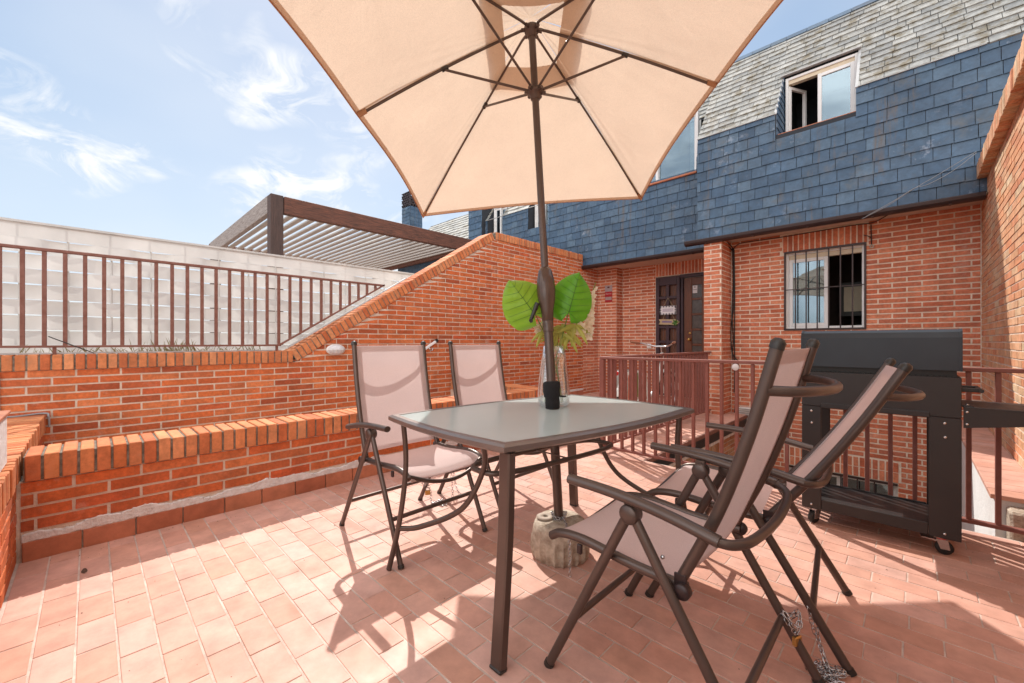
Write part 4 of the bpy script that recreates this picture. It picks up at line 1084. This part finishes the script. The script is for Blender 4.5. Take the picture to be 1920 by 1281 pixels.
part('links',M_['chrome'],t,lambda m:(chain(m,ring((pb.x,pb.y),.032,.197)),chain(m,ring((pb.x,pb.y),.036,.208,11,.008)),chain(m,[(pb.x+.03,pb.y,.2),(-1.19,1.60,.19),(-1.16,1.578,.18),(-1.147,1.562,.14),(-1.135,1.55,.08),(-1.128,1.54,.03),(-1.125,1.535,.004)])))
# --- vase with leaves
VC=cw(.225,2.215); 
vs_=thing('glass_vase','clear tapered glass vase standing on the table behind the parasol pole','vase',(VC.x,VC.y,.7345))
z0=.7345
def _b(m):
    pr=[(0,0),(.070,0),(.082,.012),(.087,.045),(.086,.08),(.078,.16),(.066,.25),(.057,.322),(.0545,.322),(.0635,.25),(.0755,.16),(.0835,.08),(.084,.045),(.078,.018),(.068,.009),(0,.009)]
    m.lathe(pr,48,0,Matrix.Translation((VC.x,VC.y,z0)))
part('glass',M_['glass'],vs_,_b)
bq=thing('leaf_bouquet','artificial bouquet of two big green leaves and cream blossoms in the glass vase','plant',(VC.x,VC.y,z0+.012))
def cpt(px,py,d): return cw((px-960)/770*d,d,CH+(640.5-py)/770*d)
def leaf(name, base, tip, wid, nrm, mat, curl=.045, skew=0):
    base=Vector(base);tip=Vector(tip);ax=tip-base;L=ax.length;ax.normalize(); nrm=Vector(nrm); nrm=(nrm-ax*nrm.dot(ax)).normalized(); sd_=ax.cross(nrm)
    def wfun(s): # s -0.28..1 ; lobes extend behind the stem point
        if s<0: return wid*.5*max(0,1-(s/-.26)**2)**.5*.8
        return wid*.5*( .80*(1-s)**.80*(1+1.5*s-.25*s*s) ) if s<1 else 0
    def P_(s,q):
        # q -1..1 ; behind the base leave a notch
        wv=wfun(s); off=q*wv
        if s<0:
            g=.10*wid*(-s/.26); off=math.copysign(g+abs(q)*max(0,wv-g),q) if wv>g else math.copysign(wv,q)
        nb=math.sin(s*26-abs(q)*5)*.0016*wid/.2*min(1,abs(q)*3)
        return base+ax*(s*L)+sd_*off+nrm*(curl*(-(q*q))*.8+nb - .12*L*s*s*.5+ .012*math.cos(q*math.pi))
    m=MB()
    for sgn in (-1,1):
        m.grid(lambda u,v:P_(-.26+1.26*u,sgn*v),36,9)
    lf=build(m,name,mat,bq)
    m=MB()
    m.tube([P_(s,0.0001)+nrm*.002 for s in [k/14*.97 for k in range(15)]],[.0022*(1-k/16) for k in range(15)],6)
    for sgn in (-1,1):
        for s0 in (.02,.16,.32,.48,.64,.8):
            pts=[P_(min(s0+.16*q,.97),sgn*q)+nrm*.0015 for q in (0.01,.3,.6,.88)]
            m.tube(pts,[.0013,.001,.0008,.0004],5)
        m.tube([P_(-.02-.2*q,sgn*(.1+q*.6))+nrm*.0015 for q in (0,.4,.8)],[.0013,.001,.0005],5)
    build(m,'veins',M_['vein'],lf)
    return lf
toc=-Vector((-sn,cs,0))
leaf('leaf',cpt(1002,590,2.16),cpt(955,525,2.14),.30,toc+Vector((0,0,.15)),M_['leaf_l'])['label']='lighter big leaf leaning left'
leaf('leaf',cpt(1066,586,2.20),cpt(1087,510,2.18),.275,toc+Vector((.1,0,.2)),M_['leaf'])['label']='darker big leaf on the right'
def _b(m):
    a=VC+Vector((0,0,z0+.02))
    m.tube(cr([a+cw(.05,0,0),a+cw(.02,0,.15),cpt(1027,640,2.2),cpt(1003,588,2.158)],6),.0028,6)
    m.tube(cr([a+cw(-.05,0,0),a+cw(.0,0,.2),cpt(1052,640,2.22),cpt(1066,585,2.205)],6),.003,6)
    m.tube(cr([a+cw(-.02,.03,0),a+cw(.03,.03,.22),cpt(1072,630,2.28),cpt(1100,580,2.28),cpt(1117,530,2.28)],6),.0025,6)
    m.tube(cr([a+cw(.04,-.01,0),a+cw(.02,.02,.2),cpt(1046,640,2.25),cpt(1052,615,2.25)],6),.0025,6)
    m.tube(cr([a+cw(.03,.02,0),a+cw(-.01,.02,.2),cpt(1020,635,2.25),cpt(1012,610,2.25)],6),.0025,6)
part('stems',M_['stem'],bq,_b)
def lance(m,b,tip,w,bend=.02):
    b=Vector(b);tip=Vector(tip);ax=tip-b; sd_=ax.cross(toc).normalized(); 
    def fn(u,v):
        ww=w*math.sin(math.pi*min(.98,u*.93+.05))**.8
        return b+ax*u+sd_*(v-.5)*ww+Vector((0,0,-bend*u*u*2))+toc*(.006*math.cos((v-.5)*3))
    m.grid(fn,8,3)
def _b(m):
    for (bx,by,n,L) in ((1052,615,11,46),(1046,625,8,34),(1080,612,8,40),(1020,622,6,26),(1066,632,6,30)):
        for k in range(n):
            a=math.pi*2*k/n+rnd.uniform(-.25,.25); l=L*rnd.uniform(.6,1.05); dz=2.23+rnd.uniform(-.05,.05)
            lance(m,cpt(bx,by,2.23),cpt(bx+math.cos(a)*l,by-math.sin(a)*l*.55+4,dz),.022)
part('lower_leaves',M_['leaf_y'],bq,_b)
def _b(m):
    def blossom(c,s):
        c=Vector(c)
        for k in range(5):
            a=2*math.pi*k/5+rnd.uniform(0,1); d=(cw(math.cos(a),rnd.uniform(-.7,.1),math.sin(a))).normalized()
            e=d.cross(toc).normalized()
            m.grid(lambda u,v:c+d*s*u+e*(v-.5)*s*.9*math.sin(math.pi*min(.97,.15+u*.8))+toc*(.25*s*u*u),4,3)
    for i in range(26):
        f=i/25; x=1117-6*math.sin(f*3)-14*f; y=540+92*f
        blossom(cpt(x+rnd.uniform(-7,7)*(.3+f),y,2.27+rnd.uniform(-.02,.02)),.009+.016*min(1,f*2.2))
    for i in range(12): blossom(cpt(1012+rnd.uniform(-9,14),612+rnd.uniform(-10,12),2.24),.02)
    for i in range(9): blossom(cpt(1086+rnd.uniform(-8,8),616+rnd.uniform(-9,9),2.24),.019)
part('blossoms',M_['petal'],bq,_b)
# --- grill
gl=thing('barbecue_grill','large dark charcoal grill cart on castors in front of the right railing','grill',(-.15,3.15,0))
gx0,gx1,gy0,gy1=-.475,.175,2.985,3.36
G=M_['grill']
def _b(m):
    prof=[(gy0-.004,.935),(gy0-.004,1.10),(gy0+.004,1.128),(gy0+.03,1.142),(gy1-.10,1.142),(gy1-.03,1.10),(gy1,1.02),(gy1,.935)]
    m.prism(prof,'x',gx0+.006,gx1-.006,0)
    for a,b in ((gx0-.003,gx0+.006),(gx1-.006,gx1+.003)):
        m.prism([(y+(.004 if y>3.1 else -.003),z+(.003 if z>1 else -.003)) for y,z in prof],'x',a,b,0)
part('lid',M_['grill_lid'],gl,_b)
def _b(m):
    m.box((gx0+.015,gy0+.02,.90),(gx1-.015,gy1-.02,.934),0)
    x=gx0+.03
    while x<gx1-.03: m.bbox((x,gy0+.002,.898),(x+.014,gy0+.03,.906),.002); x+=.022
part('grate',M_['black'],gl,_b)
def _b(m):
    m.bbox((gx0,gy0,.70),(gx1,gy0+.012,.902),.003); m.bbox((gx0,gy1-.012,.70),(gx1,gy1,.902),.003)
    m.box((gx0,gy0+.012,.70),(gx0+.012,gy1-.012,.90)); m.box((gx1-.012,gy0+.012,.70),(gx1,gy1-.012,.90)); m.box((gx0+.012,gy0+.012,.72),(gx1-.012,gy1-.012,.73))
    m.bbox((gx0+.09,gy0-.006,.693),(gx1-.11,gy0+.02,.722),.003)
part('firebox',G,gl,_b)
for (a,b) in ((gx0,gx0+.094),(gx1-.115,gx1)):
    lg=part('leg_panel',G,gl,lambda m:(m.bbox((a,gy0+.0005,.09),(b,gy0+.0115,.6995),.003),m.box((a if a<-.3 else b-.011,gy0+.012,.09),(a+.011 if a<-.3 else b,gy0+.06,.69))))
    part('bolts',M_['chrome'],lg,lambda m:[m.lathe([(.007,0),(.006,.003),(0,.0045)],10,0,Matrix.Translation(((a+b)/2+dx_,gy0+.0005,zz))@Matrix.Rotation(R(90),4,'X')) for dx_,zz in ((.0,.67),(.002,.60),(.0,.115))])
    part('leg_panel',G,gl,lambda m:m.bbox((a,gy1-.0115,.09),(b,gy1-.0005,.6995),.003))
def _b(m):
    m.bbox((gx0+.0945,gy0+.001,.092),(gx1-.1155,gy0+.011,.155),.003); m.bbox((gx0+.0945,gy1-.011,.092),(gx1-.1155,gy1-.001,.155),.003)
    m.box((gx0+.002,gy0+.012,.138),(gx1-.002,gy1-.012,.146))
part('bottom_shelf',G,gl,_b)
def caster(x,y,rz,brake):
    Mx=Matrix.Translation((x,y,0))@Matrix.Rotation(rz,4,'Z')
    c=part('castor',M_['chrome'],gl,lambda m:(m.bbox((-.03,-.03,.086),(.03,.03,.09),.001,0,Mx),m.lathe([(.02,.075),(.022,.086)],16,0,Mx),m.hexa([Mx@Vector(q) for q in ((-.005,-.02,.03),(.03,-.02,.03),(.03,-.017,.03),(-.005,-.017,.03),(-.022,-.02,.078),(.022,-.02,.078),(.022,-.017,.078),(-.022,-.017,.078))]),
        m.hexa([Mx@Vector(q) for q in ((-.005,.017,.03),(.03,.017,.03),(.03,.02,.03),(-.005,.02,.03),(-.022,.017,.078),(.022,.017,.078),(.022,.02,.078),(-.022,.02,.078))]),m.bbox((-.022,-.02,.076),(.022,.02,.079),.001,0,Mx)))
    part('wheel',M_['rubber'],c,lambda m:m.lathe([(0,-.013),(.03,-.013),(.0345,-.008),(.0345,.008),(.03,.013),(0,.013)],24,0,Mx@Matrix.Translation((.012,0,.035))@Matrix.Rotation(R(90),4,'X')))
    if brake:
        part('brake_lever',M_['chrome'],c,lambda m:m.hexa([Mx@Vector(q) for q in ((-.075,-.022,.074),(-.02,-.022,.066),(-.02,.022,.066),(-.075,.022,.074),(-.075,-.022,.077),(-.02,-.022,.074),(-.02,.022,.074),(-.075,.022,.077))]))
        part('swivel_ring',M_['red'],c,lambda m:m.lathe([(.024,.0795),(.026,.082),(.024,.0858)],16,0,Mx))
caster(gx1-.07,gy0+.04,R(10),True); caster(gx0+.06,gy0+.04,R(-120),False); caster(gx1-.06,gy1-.05,R(60),False); caster(gx0+.06,gy1-.05,R(40),False)
def _b(m):
    x0=gx1+.006
    m.hexa([Vector(q) for q in ((x0,gy0+.005,.655),(x0+.36,gy0+.005,.715),(x0+.36,gy0+.012,.715),(x0,gy0+.012,.655),(x0,gy0+.005,.755),(x0+.36,gy0+.005,.755),(x0+.36,gy0+.012,.755),(x0,gy0+.012,.755))])
    m.bbox((x0,gy0+.004,.752),(x0+.36,gy1-.02,.760),.002); m.bbox((x0-.004,gy0+.015,.757),(x0+.035,gy0+.06,.766),.002)
ss=part('side_shelf',G,gl,_b)
part('bolts',M_['chrome'],ss,lambda m:(m.lathe([(.006,0),(.005,.003),(0,.004)],10,0,Matrix.Translation((gx1+.02,gy0+.04,.767))),[m.lathe([(.006,0),(.005,.003),(0,.004)],10,0,Matrix.Translation((gx1+.018,gy0+.004,zz))@Matrix.Rotation(R(90),4,'X')) for zz in (.675,.735)]))
part('side_handle',M_['grey_plastic'],gl,lambda m:(m.bbox((gx1+.003,gy0+.1,.825),(gx1+.07,gy0+.13,.845),.003),m.bbox((gx1+.003,gy0+.26,.825),(gx1+.07,gy0+.29,.845),.003),m.tube([(gx1+.07,gy0+.08,.835),(gx1+.07,gy0+.31,.835)],.010,12)))
# --- bicycle beyond the walkway railing
bk=thing('city_bicycle','white city bicycle with brown grips parked behind the walkway railing','bicycle',(-2.55,5.25,0),0)
X=-2.52
def wheel(y):
    w_=part('wheel',M_['chrome'],bk,lambda m:(m.tube([(X,y+.29*math.cos(a),.335+.29*math.sin(a)) for a in [2*math.pi*k/40 for k in range(40)]],.011,8,closed=True),m.tube([(X-.03,y,.335),(X+.03,y,.335)],.018,10)))
    part('tyre',M_['rubber'],w_,lambda m:m.tube([(X,y+.315*math.cos(a),.335+.315*math.sin(a)) for a in [2*math.pi*k/40 for k in range(40)]],.019,8,closed=True))
    part('spokes',M_['chrome'],w_,lambda m:[m.tube([(X+(.02 if k%2 else -.02),y,.335),(X,y+.285*math.cos(2*math.pi*k/24),.335+.285*math.sin(2*math.pi*k/24))],.0014,4) for k in range(24)])
    part('mudguard',M_['white_paint'],w_,lambda m:m.tube([(X,y+.355*math.cos(a),.335+.355*math.sin(a)) for a in [math.pi*(.02+.9*k/20) for k in range(21)]],.024,8,flat=.35,up=(1,0,0)))
wheel(4.72); wheel(5.78)
def _b(m):
    m.tube(cr([(X,5.62,.86),(X,5.45,.5),(X,5.2,.32)],6),.019,10); m.tube([(X,5.2,.30),(X,5.06,.80)],.017,10)
    m.tube([(X+.03,5.2,.30),(X+.045,4.72,.335)],.009,8); m.tube([(X-.03,5.2,.30),(X-.045,4.72,.335)],.009,8)
    m.tube([(X+.02,5.09,.68),(X+.045,4.72,.335)],.008,8); m.tube([(X-.02,5.09,.68),(X-.045,4.72,.335)],.008,8)
    m.tube([(X,5.60,.92),(X,5.64,.76)],.022,10); m.tube([(X+.045,5.66,.72),(X+.045,5.78,.335)],.011,8); m.tube([(X-.045,5.66,.72),(X-.045,5.78,.335)],.011,8)
part('frame',M_['white_paint'],bk,_b)
hb=part('handlebar',M_['chrome'],bk,lambda m:(m.tube([(X,5.62,.86),(X,5.575,1.01)],.012,10),m.tube(cr([(X+.27,5.36,1.065),(X+.21,5.46,1.05),(X+.10,5.56,1.015),(X,5.575,1.01),(X-.10,5.56,1.015),(X-.21,5.46,1.05),(X-.27,5.36,1.065)],6),.0115,10)))
for sg in (-1,1): part('grip',M_['grip'],hb,lambda m:m.tube([(X+sg*.24,5.415,1.058),(X+sg*.31,5.30,1.072)],.017,12))
part('saddle',M_['grip'],bk,lambda m:m.grid(lambda u,v:Vector((X+(v-.5)*2*(.02+.10*(1-u)**1.5),4.93+.28*u,.90-.05*abs(v-.5)**2*4+.015*math.cos(u*5))),10,8))
part('seat_post',M_['chrome'],bk,lambda m:m.tube([(X,5.07,.78),(X,5.03,.885)],.013,10))
part('rear_light',M_['red'],bk,lambda m:m.lathe([(.028,0),(.028,.02),(.015,.032),(0,.034)],14,0,Matrix.Translation((X,4.37,.70))@Matrix.Rotation(R(90),4,'X')))
part('rear_rack',M_['chrome'],bk,lambda m:(m.tube([(X-.06,4.40,.72),(X-.06,4.95,.73)],.006,6),m.tube([(X+.06,4.40,.72),(X+.06,4.95,.73)],.006,6),m.tube([(X-.06,4.40,.72),(X+.06,4.40,.72)],.006,6),m.tube([(X-.06,4.5,.72),(X-.05,4.72,.335)],.005,6),m.tube([(X+.06,4.5,.72),(X+.05,4.72,.335)],.005,6)))
t=thing('shopping_bag','orange and white patterned bag slung over the bicycle rack','bag',(X-.12,4.65,.4))
def _b(m):
    m.grid(lambda u,v:Vector((X+.085+.018*math.sin(v*6)+.02*math.sin(u*3),4.45+.36*v,.36+.36*u)),8,10); m.grid(lambda u,v:Vector((X-.085-.018*math.sin(v*6),4.45+.36*v,.36+.36*u)),8,10)
part('bag_body',M_['white_paint'],t,_b)
def _b(m):
    for k in range(7): m.grid(lambda u,v:Vector((X+.112+.018*math.sin((k*.14+v*.05)*6),4.45+.05*k+.025*v,.38+.3*u+.015*(k%2))),2,1,k%2)
part('bag_stripes',[M_['orange'],M_['stem']],t,_b)
# --- wall things
def yz(y,z,x=XW): return (x,y,z)
t=thing('bulkhead_lamp','white caged bulkhead lamp on the brick boundary wall left of the chairs','lamp',(XW,1.96,.955))
Lc=Vector((XW+.002,1.985,.985))
Mx=Matrix.Translation(Lc)@Matrix.Rotation(R(90),4,'Y')
def ell(r,z,a): return r*(1.0+.75*abs(math.sin(a))**2*1.0)/1.0
part('housing',M_['white_plastic'],t,lambda m:m.lathe([(.062,0),(.062,.018),(.055,.026)],40,0,Mx,fn=lambda r,z,a:r/math.sqrt(math.cos(a)**2+(math.sin(a)/1.75)**2)))
part('glass_dome',plain('ribbed_lamp_glass',(.70,.68,.70),.3),t,lambda m:m.lathe([(.054,.026),(.050,.05),(.036,.068),(.0,.076)],40,0,Mx,fn=lambda r,z,a:r/math.sqrt(math.cos(a)**2+(math.sin(a)/1.75)**2)))
def _b(m):
    for k in (-.06,-.02,.02,.06):
        m.tube([Mx@Vector((.052*math.sqrt(max(.02,1-(k/.10)**2))*math.cos(a),k,.026+.056*math.sin(a)*math.sqrt(max(.1,1-(k/.11)**2)))) for a in [math.pi*i/10 for i in range(11)]],.0028,5)
    m.tube([Mx@Vector((0,.098*math.cos(a),.026+.058*math.sin(a))) for a in [math.pi*i/12 for i in range(13)]],.0028,5)
part('cage',M_['white_plastic'],t,_b)
t=thing('clothesline_arm','white metal arm leaning from the brick wall between the two rear chair backs','bracket',(XW,3.3,1.08))
part('arm',M_['pvc'],t,lambda m:(m.beam((XW+.04,2.98,.86),(XW+.04,3.36,1.08),.03,.03,(1,0,0),0,.003),))
part('end_cap',M_['black'],t,lambda m:m.beam((XW+.04,3.36,1.08),(XW+.04,3.39,1.10),.04,.04,(1,0,0)))
part('hook',M_['chrome'],t,lambda m:m.tube(cr([(XW+.06,3.24,1.0),(XW+.07,3.25,.965),(XW+.07,3.28,.955),(XW+.06,3.30,.99)],5),.006,6))
t=thing('alarm_sign','red and grey security sign on the brick beside the front door recess','sign',(-4.5,7.54,1.9))
sx0,sx1,sy=-4.62,-4.45,7.538
part('plate',plain('sign_red',(.42,.02,.03),.4),t,lambda m:m.bbox((sx0,sy,1.90),(sx1,sy+.008,2.12),.002))
part('grey_header',plain('sign_grey',(.42,.36,.38),.4),t,lambda m:m.bbox((sx0,sy,2.121),(sx1,sy+.008,2.25),.002))
part('lettering',[plain('sign_pink',(.75,.45,.45),.5),plain('sign_dark',(.12,.01,.01),.5),plain('sign_greyprint',(.42,.34,.33),.5)],t,lambda m:(m.box((sx0+.06,sy-.002,2.195),(sx0+.11,sy-.0005,2.225),1),m.box((sx0+.01,sy-.002,1.945),(sx1-.01,sy-.0005,2.01),2)))
def text(s,size,loc,rot,mat,parent,name='lettering',ext=.0006):
    c=bpy.data.curves.new(name,'FONT'); c.body=s; c.size=size; c.extrude=ext; c.align_x='CENTER'; c.align_y='CENTER'
    o=bpy.data.objects.new(name,c); COL.objects.link(o); dg=bpy.context.evaluated_depsgraph_get(); me=bpy.data.meshes.new_from_object(o.evaluated_get(dg)); COL.objects.unlink(o); bpy.data.objects.remove(o)
    me.materials.clear(); me.materials.append(mat); n=bpy.data.objects.new(name,me); COL.objects.link(n); n.parent=parent
    Mt=WM[parent].inverted()@Matrix.Translation(loc)@Euler(rot).to_matrix().to_4x4(); n.matrix_local=Mt; return n
text('Alarma',.048,((sx0+sx1)/2,sy-.0015,2.075),(R(90),0,0),plain('sign_letter',(.75,.5,.5),.5),t)
t=thing('door_plaque','white hanging plaque with a dark chequered border on the door grille','sign',(-3.3,YD-.03,1.6))
ax0,ax1,az0,az1=-3.53,-3.21,1.60,1.765
part('board',M_['paper'],t,lambda m:m.bbox((ax0,YD-.038,az0),(ax1,YD-.026,az1),.002))
def _b(m):
    n=11
    for k in range(n):
        if k%2==0:
            x=ax0+.004+(ax1-ax0-.008)*k/n; w=(ax1-ax0-.008)/n
            m.box((x,YD-.0405,az1-.022),(x+w,YD-.0385,az1-.003)); m.box((x,YD-.0405,az0+.003),(x+w,YD-.0385,az0+.022))
    for k in range(5):
        if k%2==0:
            z=az0+.025+(az1-az0-.05)*k/5; m.box((ax0+.003,YD-.0405,z),(ax0+.025,YD-.0385,z+.03)); m.box((ax1-.025,YD-.0405,z),(ax1-.003,YD-.0385,z+.03))
part('chequered_border',M_['ink'],t,_b)
part('printed_lines',M_['purple'],t,lambda m:[m.box((ax0+.06,YD-.0402,z),(ax1-.06,YD-.0386,z+.007)) for z in (1.66,1.68,1.70)])
part('cord',M_['tan'],t,lambda m:(m.tube([(ax0+.07,YD-.03,az1),(-3.37,YD-.03,1.92)],.003,5),m.tube([(ax1-.07,YD-.03,az1),(-3.37,YD-.03,1.92)],.003,5)))
t=thing('arrow_sign','small tan wooden arrow sign with a leafy sprig under the white plaque','sign',(-3.3,YD-.03,1.32))
part('board',M_['tan'],t,lambda m:m.prism([(-3.55,1.415),(-3.21,1.395),(-3.14,1.45),(-3.21,1.50),(-3.55,1.515),(-3.525,1.465)],'y',YD-.040,YD-.028))
part('printed_lines',M_['purple'],t,lambda m:m.beam((-3.48,YD-.0415,1.466),(-3.29,YD-.0415,1.455),.002,.035,(0,0,1)))
part('cord',M_['tan'],t,lambda m:(m.tube([(-3.47,YD-.034,1.51),(-3.43,YD-.034,1.605)],.003,5),m.tube([(-3.24,YD-.034,1.50),(-3.30,YD-.034,1.605)],.003,5)))
part('sprig',M_['vein'],t,lambda m:[lance(m,(-3.22,YD-.05,1.44),(-3.22+.07*math.cos(a),YD-.055,1.44+.065*math.sin(a)),.03,.0) for a in (0.3,1.2,2.2,3.4,4.3,5.2)])
t=thing('doorbell','small white doorbell plate on the brick left of the front door','doorbell',(-3.75,YD,1.0))
part('plate',M_['white_plastic'],t,lambda m:m.bbox((-3.81,YD-.018,.945),(-3.72,YD-.001,1.04),.004)); part('button',M_['pvc'],t,lambda m:m.bbox((-3.785,YD-.026,.97),(-3.745,YD-.0185,1.015),.003))
# cables and small facade items
def cabl(name,label,paths,mat,r=.006,cat='cable'):
    t=thing(name,label,cat,tuple(Vector(paths[0][0])))
    for p in paths: part('strand',mat,t,lambda m:m.tube(cr(p,8),r,6))
    return t
xc=-1.965
cabl('cable','bundle of black cables dropping down the inner corner of the brick pillar',[
 [(xc,YF-.03,2.5),(xc+.01,YF-.03,2.0),(xc-.004,YF-.035,1.5),(xc+.012,YF-.03,1.1),(xc,YF-.03,.9),(xc+.03,YF-.03,.6),(xc+.04,YF-.03,.2),(xc+.02,YF-.03,-.1)],
 [(xc+.014,YF-.02,2.5),(xc+.02,YF-.02,2.1),(xc+.012,YF-.02,1.6),(xc-.02,YF-.03,1.3),(xc-.015,YF-.03,1.0),(xc+.02,YF-.02,.85),(xc+.09,YF-.03,.78)],
 [(xc+.02,YF-.02,2.48),(xc+.03,YF-.025,1.9),(xc+.025,YF-.02,1.2),(xc+.03,YF-.02,.7),(xc+.02,YF-.02,.3)]],M_['cable'],.0075)
cabl('cable','black cable running along the wall top under the gutter from pillar corner past the window',[
 [(xc,YF-.03,2.48),(-1.9,YF-.03,2.54),(-1.78,YF-.03,2.565),(-1.3,YF-.03,2.56),(-.6,YF-.03,2.575),(-.36,YF-.03,2.57),(-.2,YF-.2,2.60)],
 [(xc,YF-.03,2.47),(-2.0,YF-.15,2.53),(-2.0,YG+.05,2.57)],[(xc+.01,YF-.03,2.49),(xc-.01,YF-.08,2.54),(-1.99,YF-.2,2.58)]],M_['cable'],.0065)
cabl('overhead_wire','thin wires slung from the gutter across the slate to the side wall coping',[
 [(-.42,YG-.10,2.52),(-.2,YG-.11,2.62),(.02,YG-.11,2.76),(.2,YG-.11,2.86),(.47,YG-.11,3.02)],
 [(-.38,YG-.11,2.54),(-.15,YG-.12,2.66),(.02,YG-.12,2.76),(.12,YG-.13,2.77),(.30,YG-.13,2.86),(.47,YG-.13,3.0)]],M_['cable_grey'],.0032)
t=thing('wire_hook','small rusty wire bracket with a ring insulator right of the barred window','hook',(-.36,YF,2.4))
part('stem',M_['cable'],t,lambda m:(m.tube([(-.37,YF-.02,2.55),(-.365,YF-.02,2.30)],.006,6),m.tube(cr([(-.44,YF-.03,2.43),(-.40,YF-.03,2.41),(-.37,YF-.02,2.385)],4),.005,6)))
part('ring',M_['concrete'],t,lambda m:m.lathe([(.010,0),(.024,0),(.024,.012),(.010,.012)],18,0,Matrix.Translation((-.362,YF-.015,2.275))@Matrix.Rotation(R(90),4,'X'),close=True))
t=thing('round_reflector','small round white disc fixed under the terrace rail near the pillar','disc',(-1.5,YR+.03,.87))
rc=cpt(1382,688,3.0)
dd=Vector((rc.x,rc.y,0)); k_=(YR+.02)/dd.y; rc=Vector((rc.x*k_,YR-.022,CH+(rc.z-CH)*k_)); t.location=rc; WM[t]=Matrix.Translation(rc)
part('disc',M_['paper'],t,lambda m:m.lathe([(0,-.004),(.024,-.004),(.026,0),(.024,.004),(0,.004)],24,0,Matrix.Translation(rc)@Matrix.Rotation(R(90),4,'X')))
t=thing('wall_vent','small grey louvred vent low on the house wall beside the pillar','vent',(-1.8,YF,.0))
part('box',M_['white_plastic'],t,lambda m:(m.bbox((-1.86,YF-.10,-.17),(-1.70,YF,.10),.006),))
part('louvres',plain('louvre_grey',(.45,.44,.43),.6),t,lambda m:[m.box((-1.855,YF-.112,-.155+k*.028),(-1.705,YF-.101,-.14+k*.028)) for k in range(9)])
cabl('conduit','thin grey cable looping over the left boundary wall and cross wall corner',[
 [(XW+.012,-.50,.84),(XW+.014,-.47,.82),(XW+.014,-.468,.6),(XW+.02,-.44,.525),(XW+.02,-.25,.528),(XW+.03,-.225,.50),(XW+.03,-.222,.42)]],M_['cable_grey'],.007,'cable')
cabl('twig','thin black stick lying across the bottom rail of the left railing',[[(XW-.05,-.23,1.12),(XW-.02,-.12,1.06),(XW-.02,.02,.985)]],M_['cable'],.004,'stick')
# weeds on the boundary wall coping
gm=MB()
for i in range(260):
    y=rnd.uniform(-.4,1.3) if i%3 else rnd.gauss(.55,.12); x=XW-.16-rnd.uniform(0,.1); h=rnd.uniform(.02,.09 if i%3 else .15)
    dx_,dy_=rnd.uniform(-.03,.03),rnd.uniform(-.05,.05); w_=.0022
    gm.add([(x,y-w_,.975),(x,y+w_,.975),(x+dx_*.5,y+dy_*.4,.975+h*.6),(x+dx_,y+dy_,.975+h)],[(0,1,2),(0,2,3)],0)
tag(build(gm,'dry_weeds',plain('dry_grass',(.30,.25,.10),.8)),'dry weeds sprouting along the wall coping under the left railing','weeds',kind='stuff')

lfp=Vector((-2.78,-.02,.004))
t=thing('dry_leaf','small dark dry leaf on the shaded floor tiles near the parapet','leaf',lfp)
part('blade',plain('dark_dry_leaf',(.10,.05,.03),.8),t,lambda m:m.grid(lambda u,v:lfp+Vector(((u-.5)*.05,(v-.5)*.022*math.sin(math.pi*min(.97,u+.02)),.004*math.cos(u*5)*abs(v-.5)*2+.001)),6,3))

# grit and crumbs on the floor
gm=MB()
for i in range(240):
    x=rnd.uniform(-3.1,.4); y=rnd.uniform(-.2,3.4)
    if i%3==0: x=-3.10+abs(rnd.gauss(0,.12))+.02
    r=rnd.uniform(.0012,.0035); a=rnd.uniform(0,6)
    gm.add([(x+r*math.cos(a+k*1.57)*(1+.5*(k%2)),y+r*math.sin(a+k*1.57),.0003) for k in range(4)]+[(x,y,r*.9)],[(0,1,4),(1,2,4),(2,3,4),(3,0,4)],0)
tag(build(gm,'grit',plain('grit_crumbs',(.18,.11,.08),.9)),'scattered grit and crumbs on the terracotta floor','grit',kind='stuff')
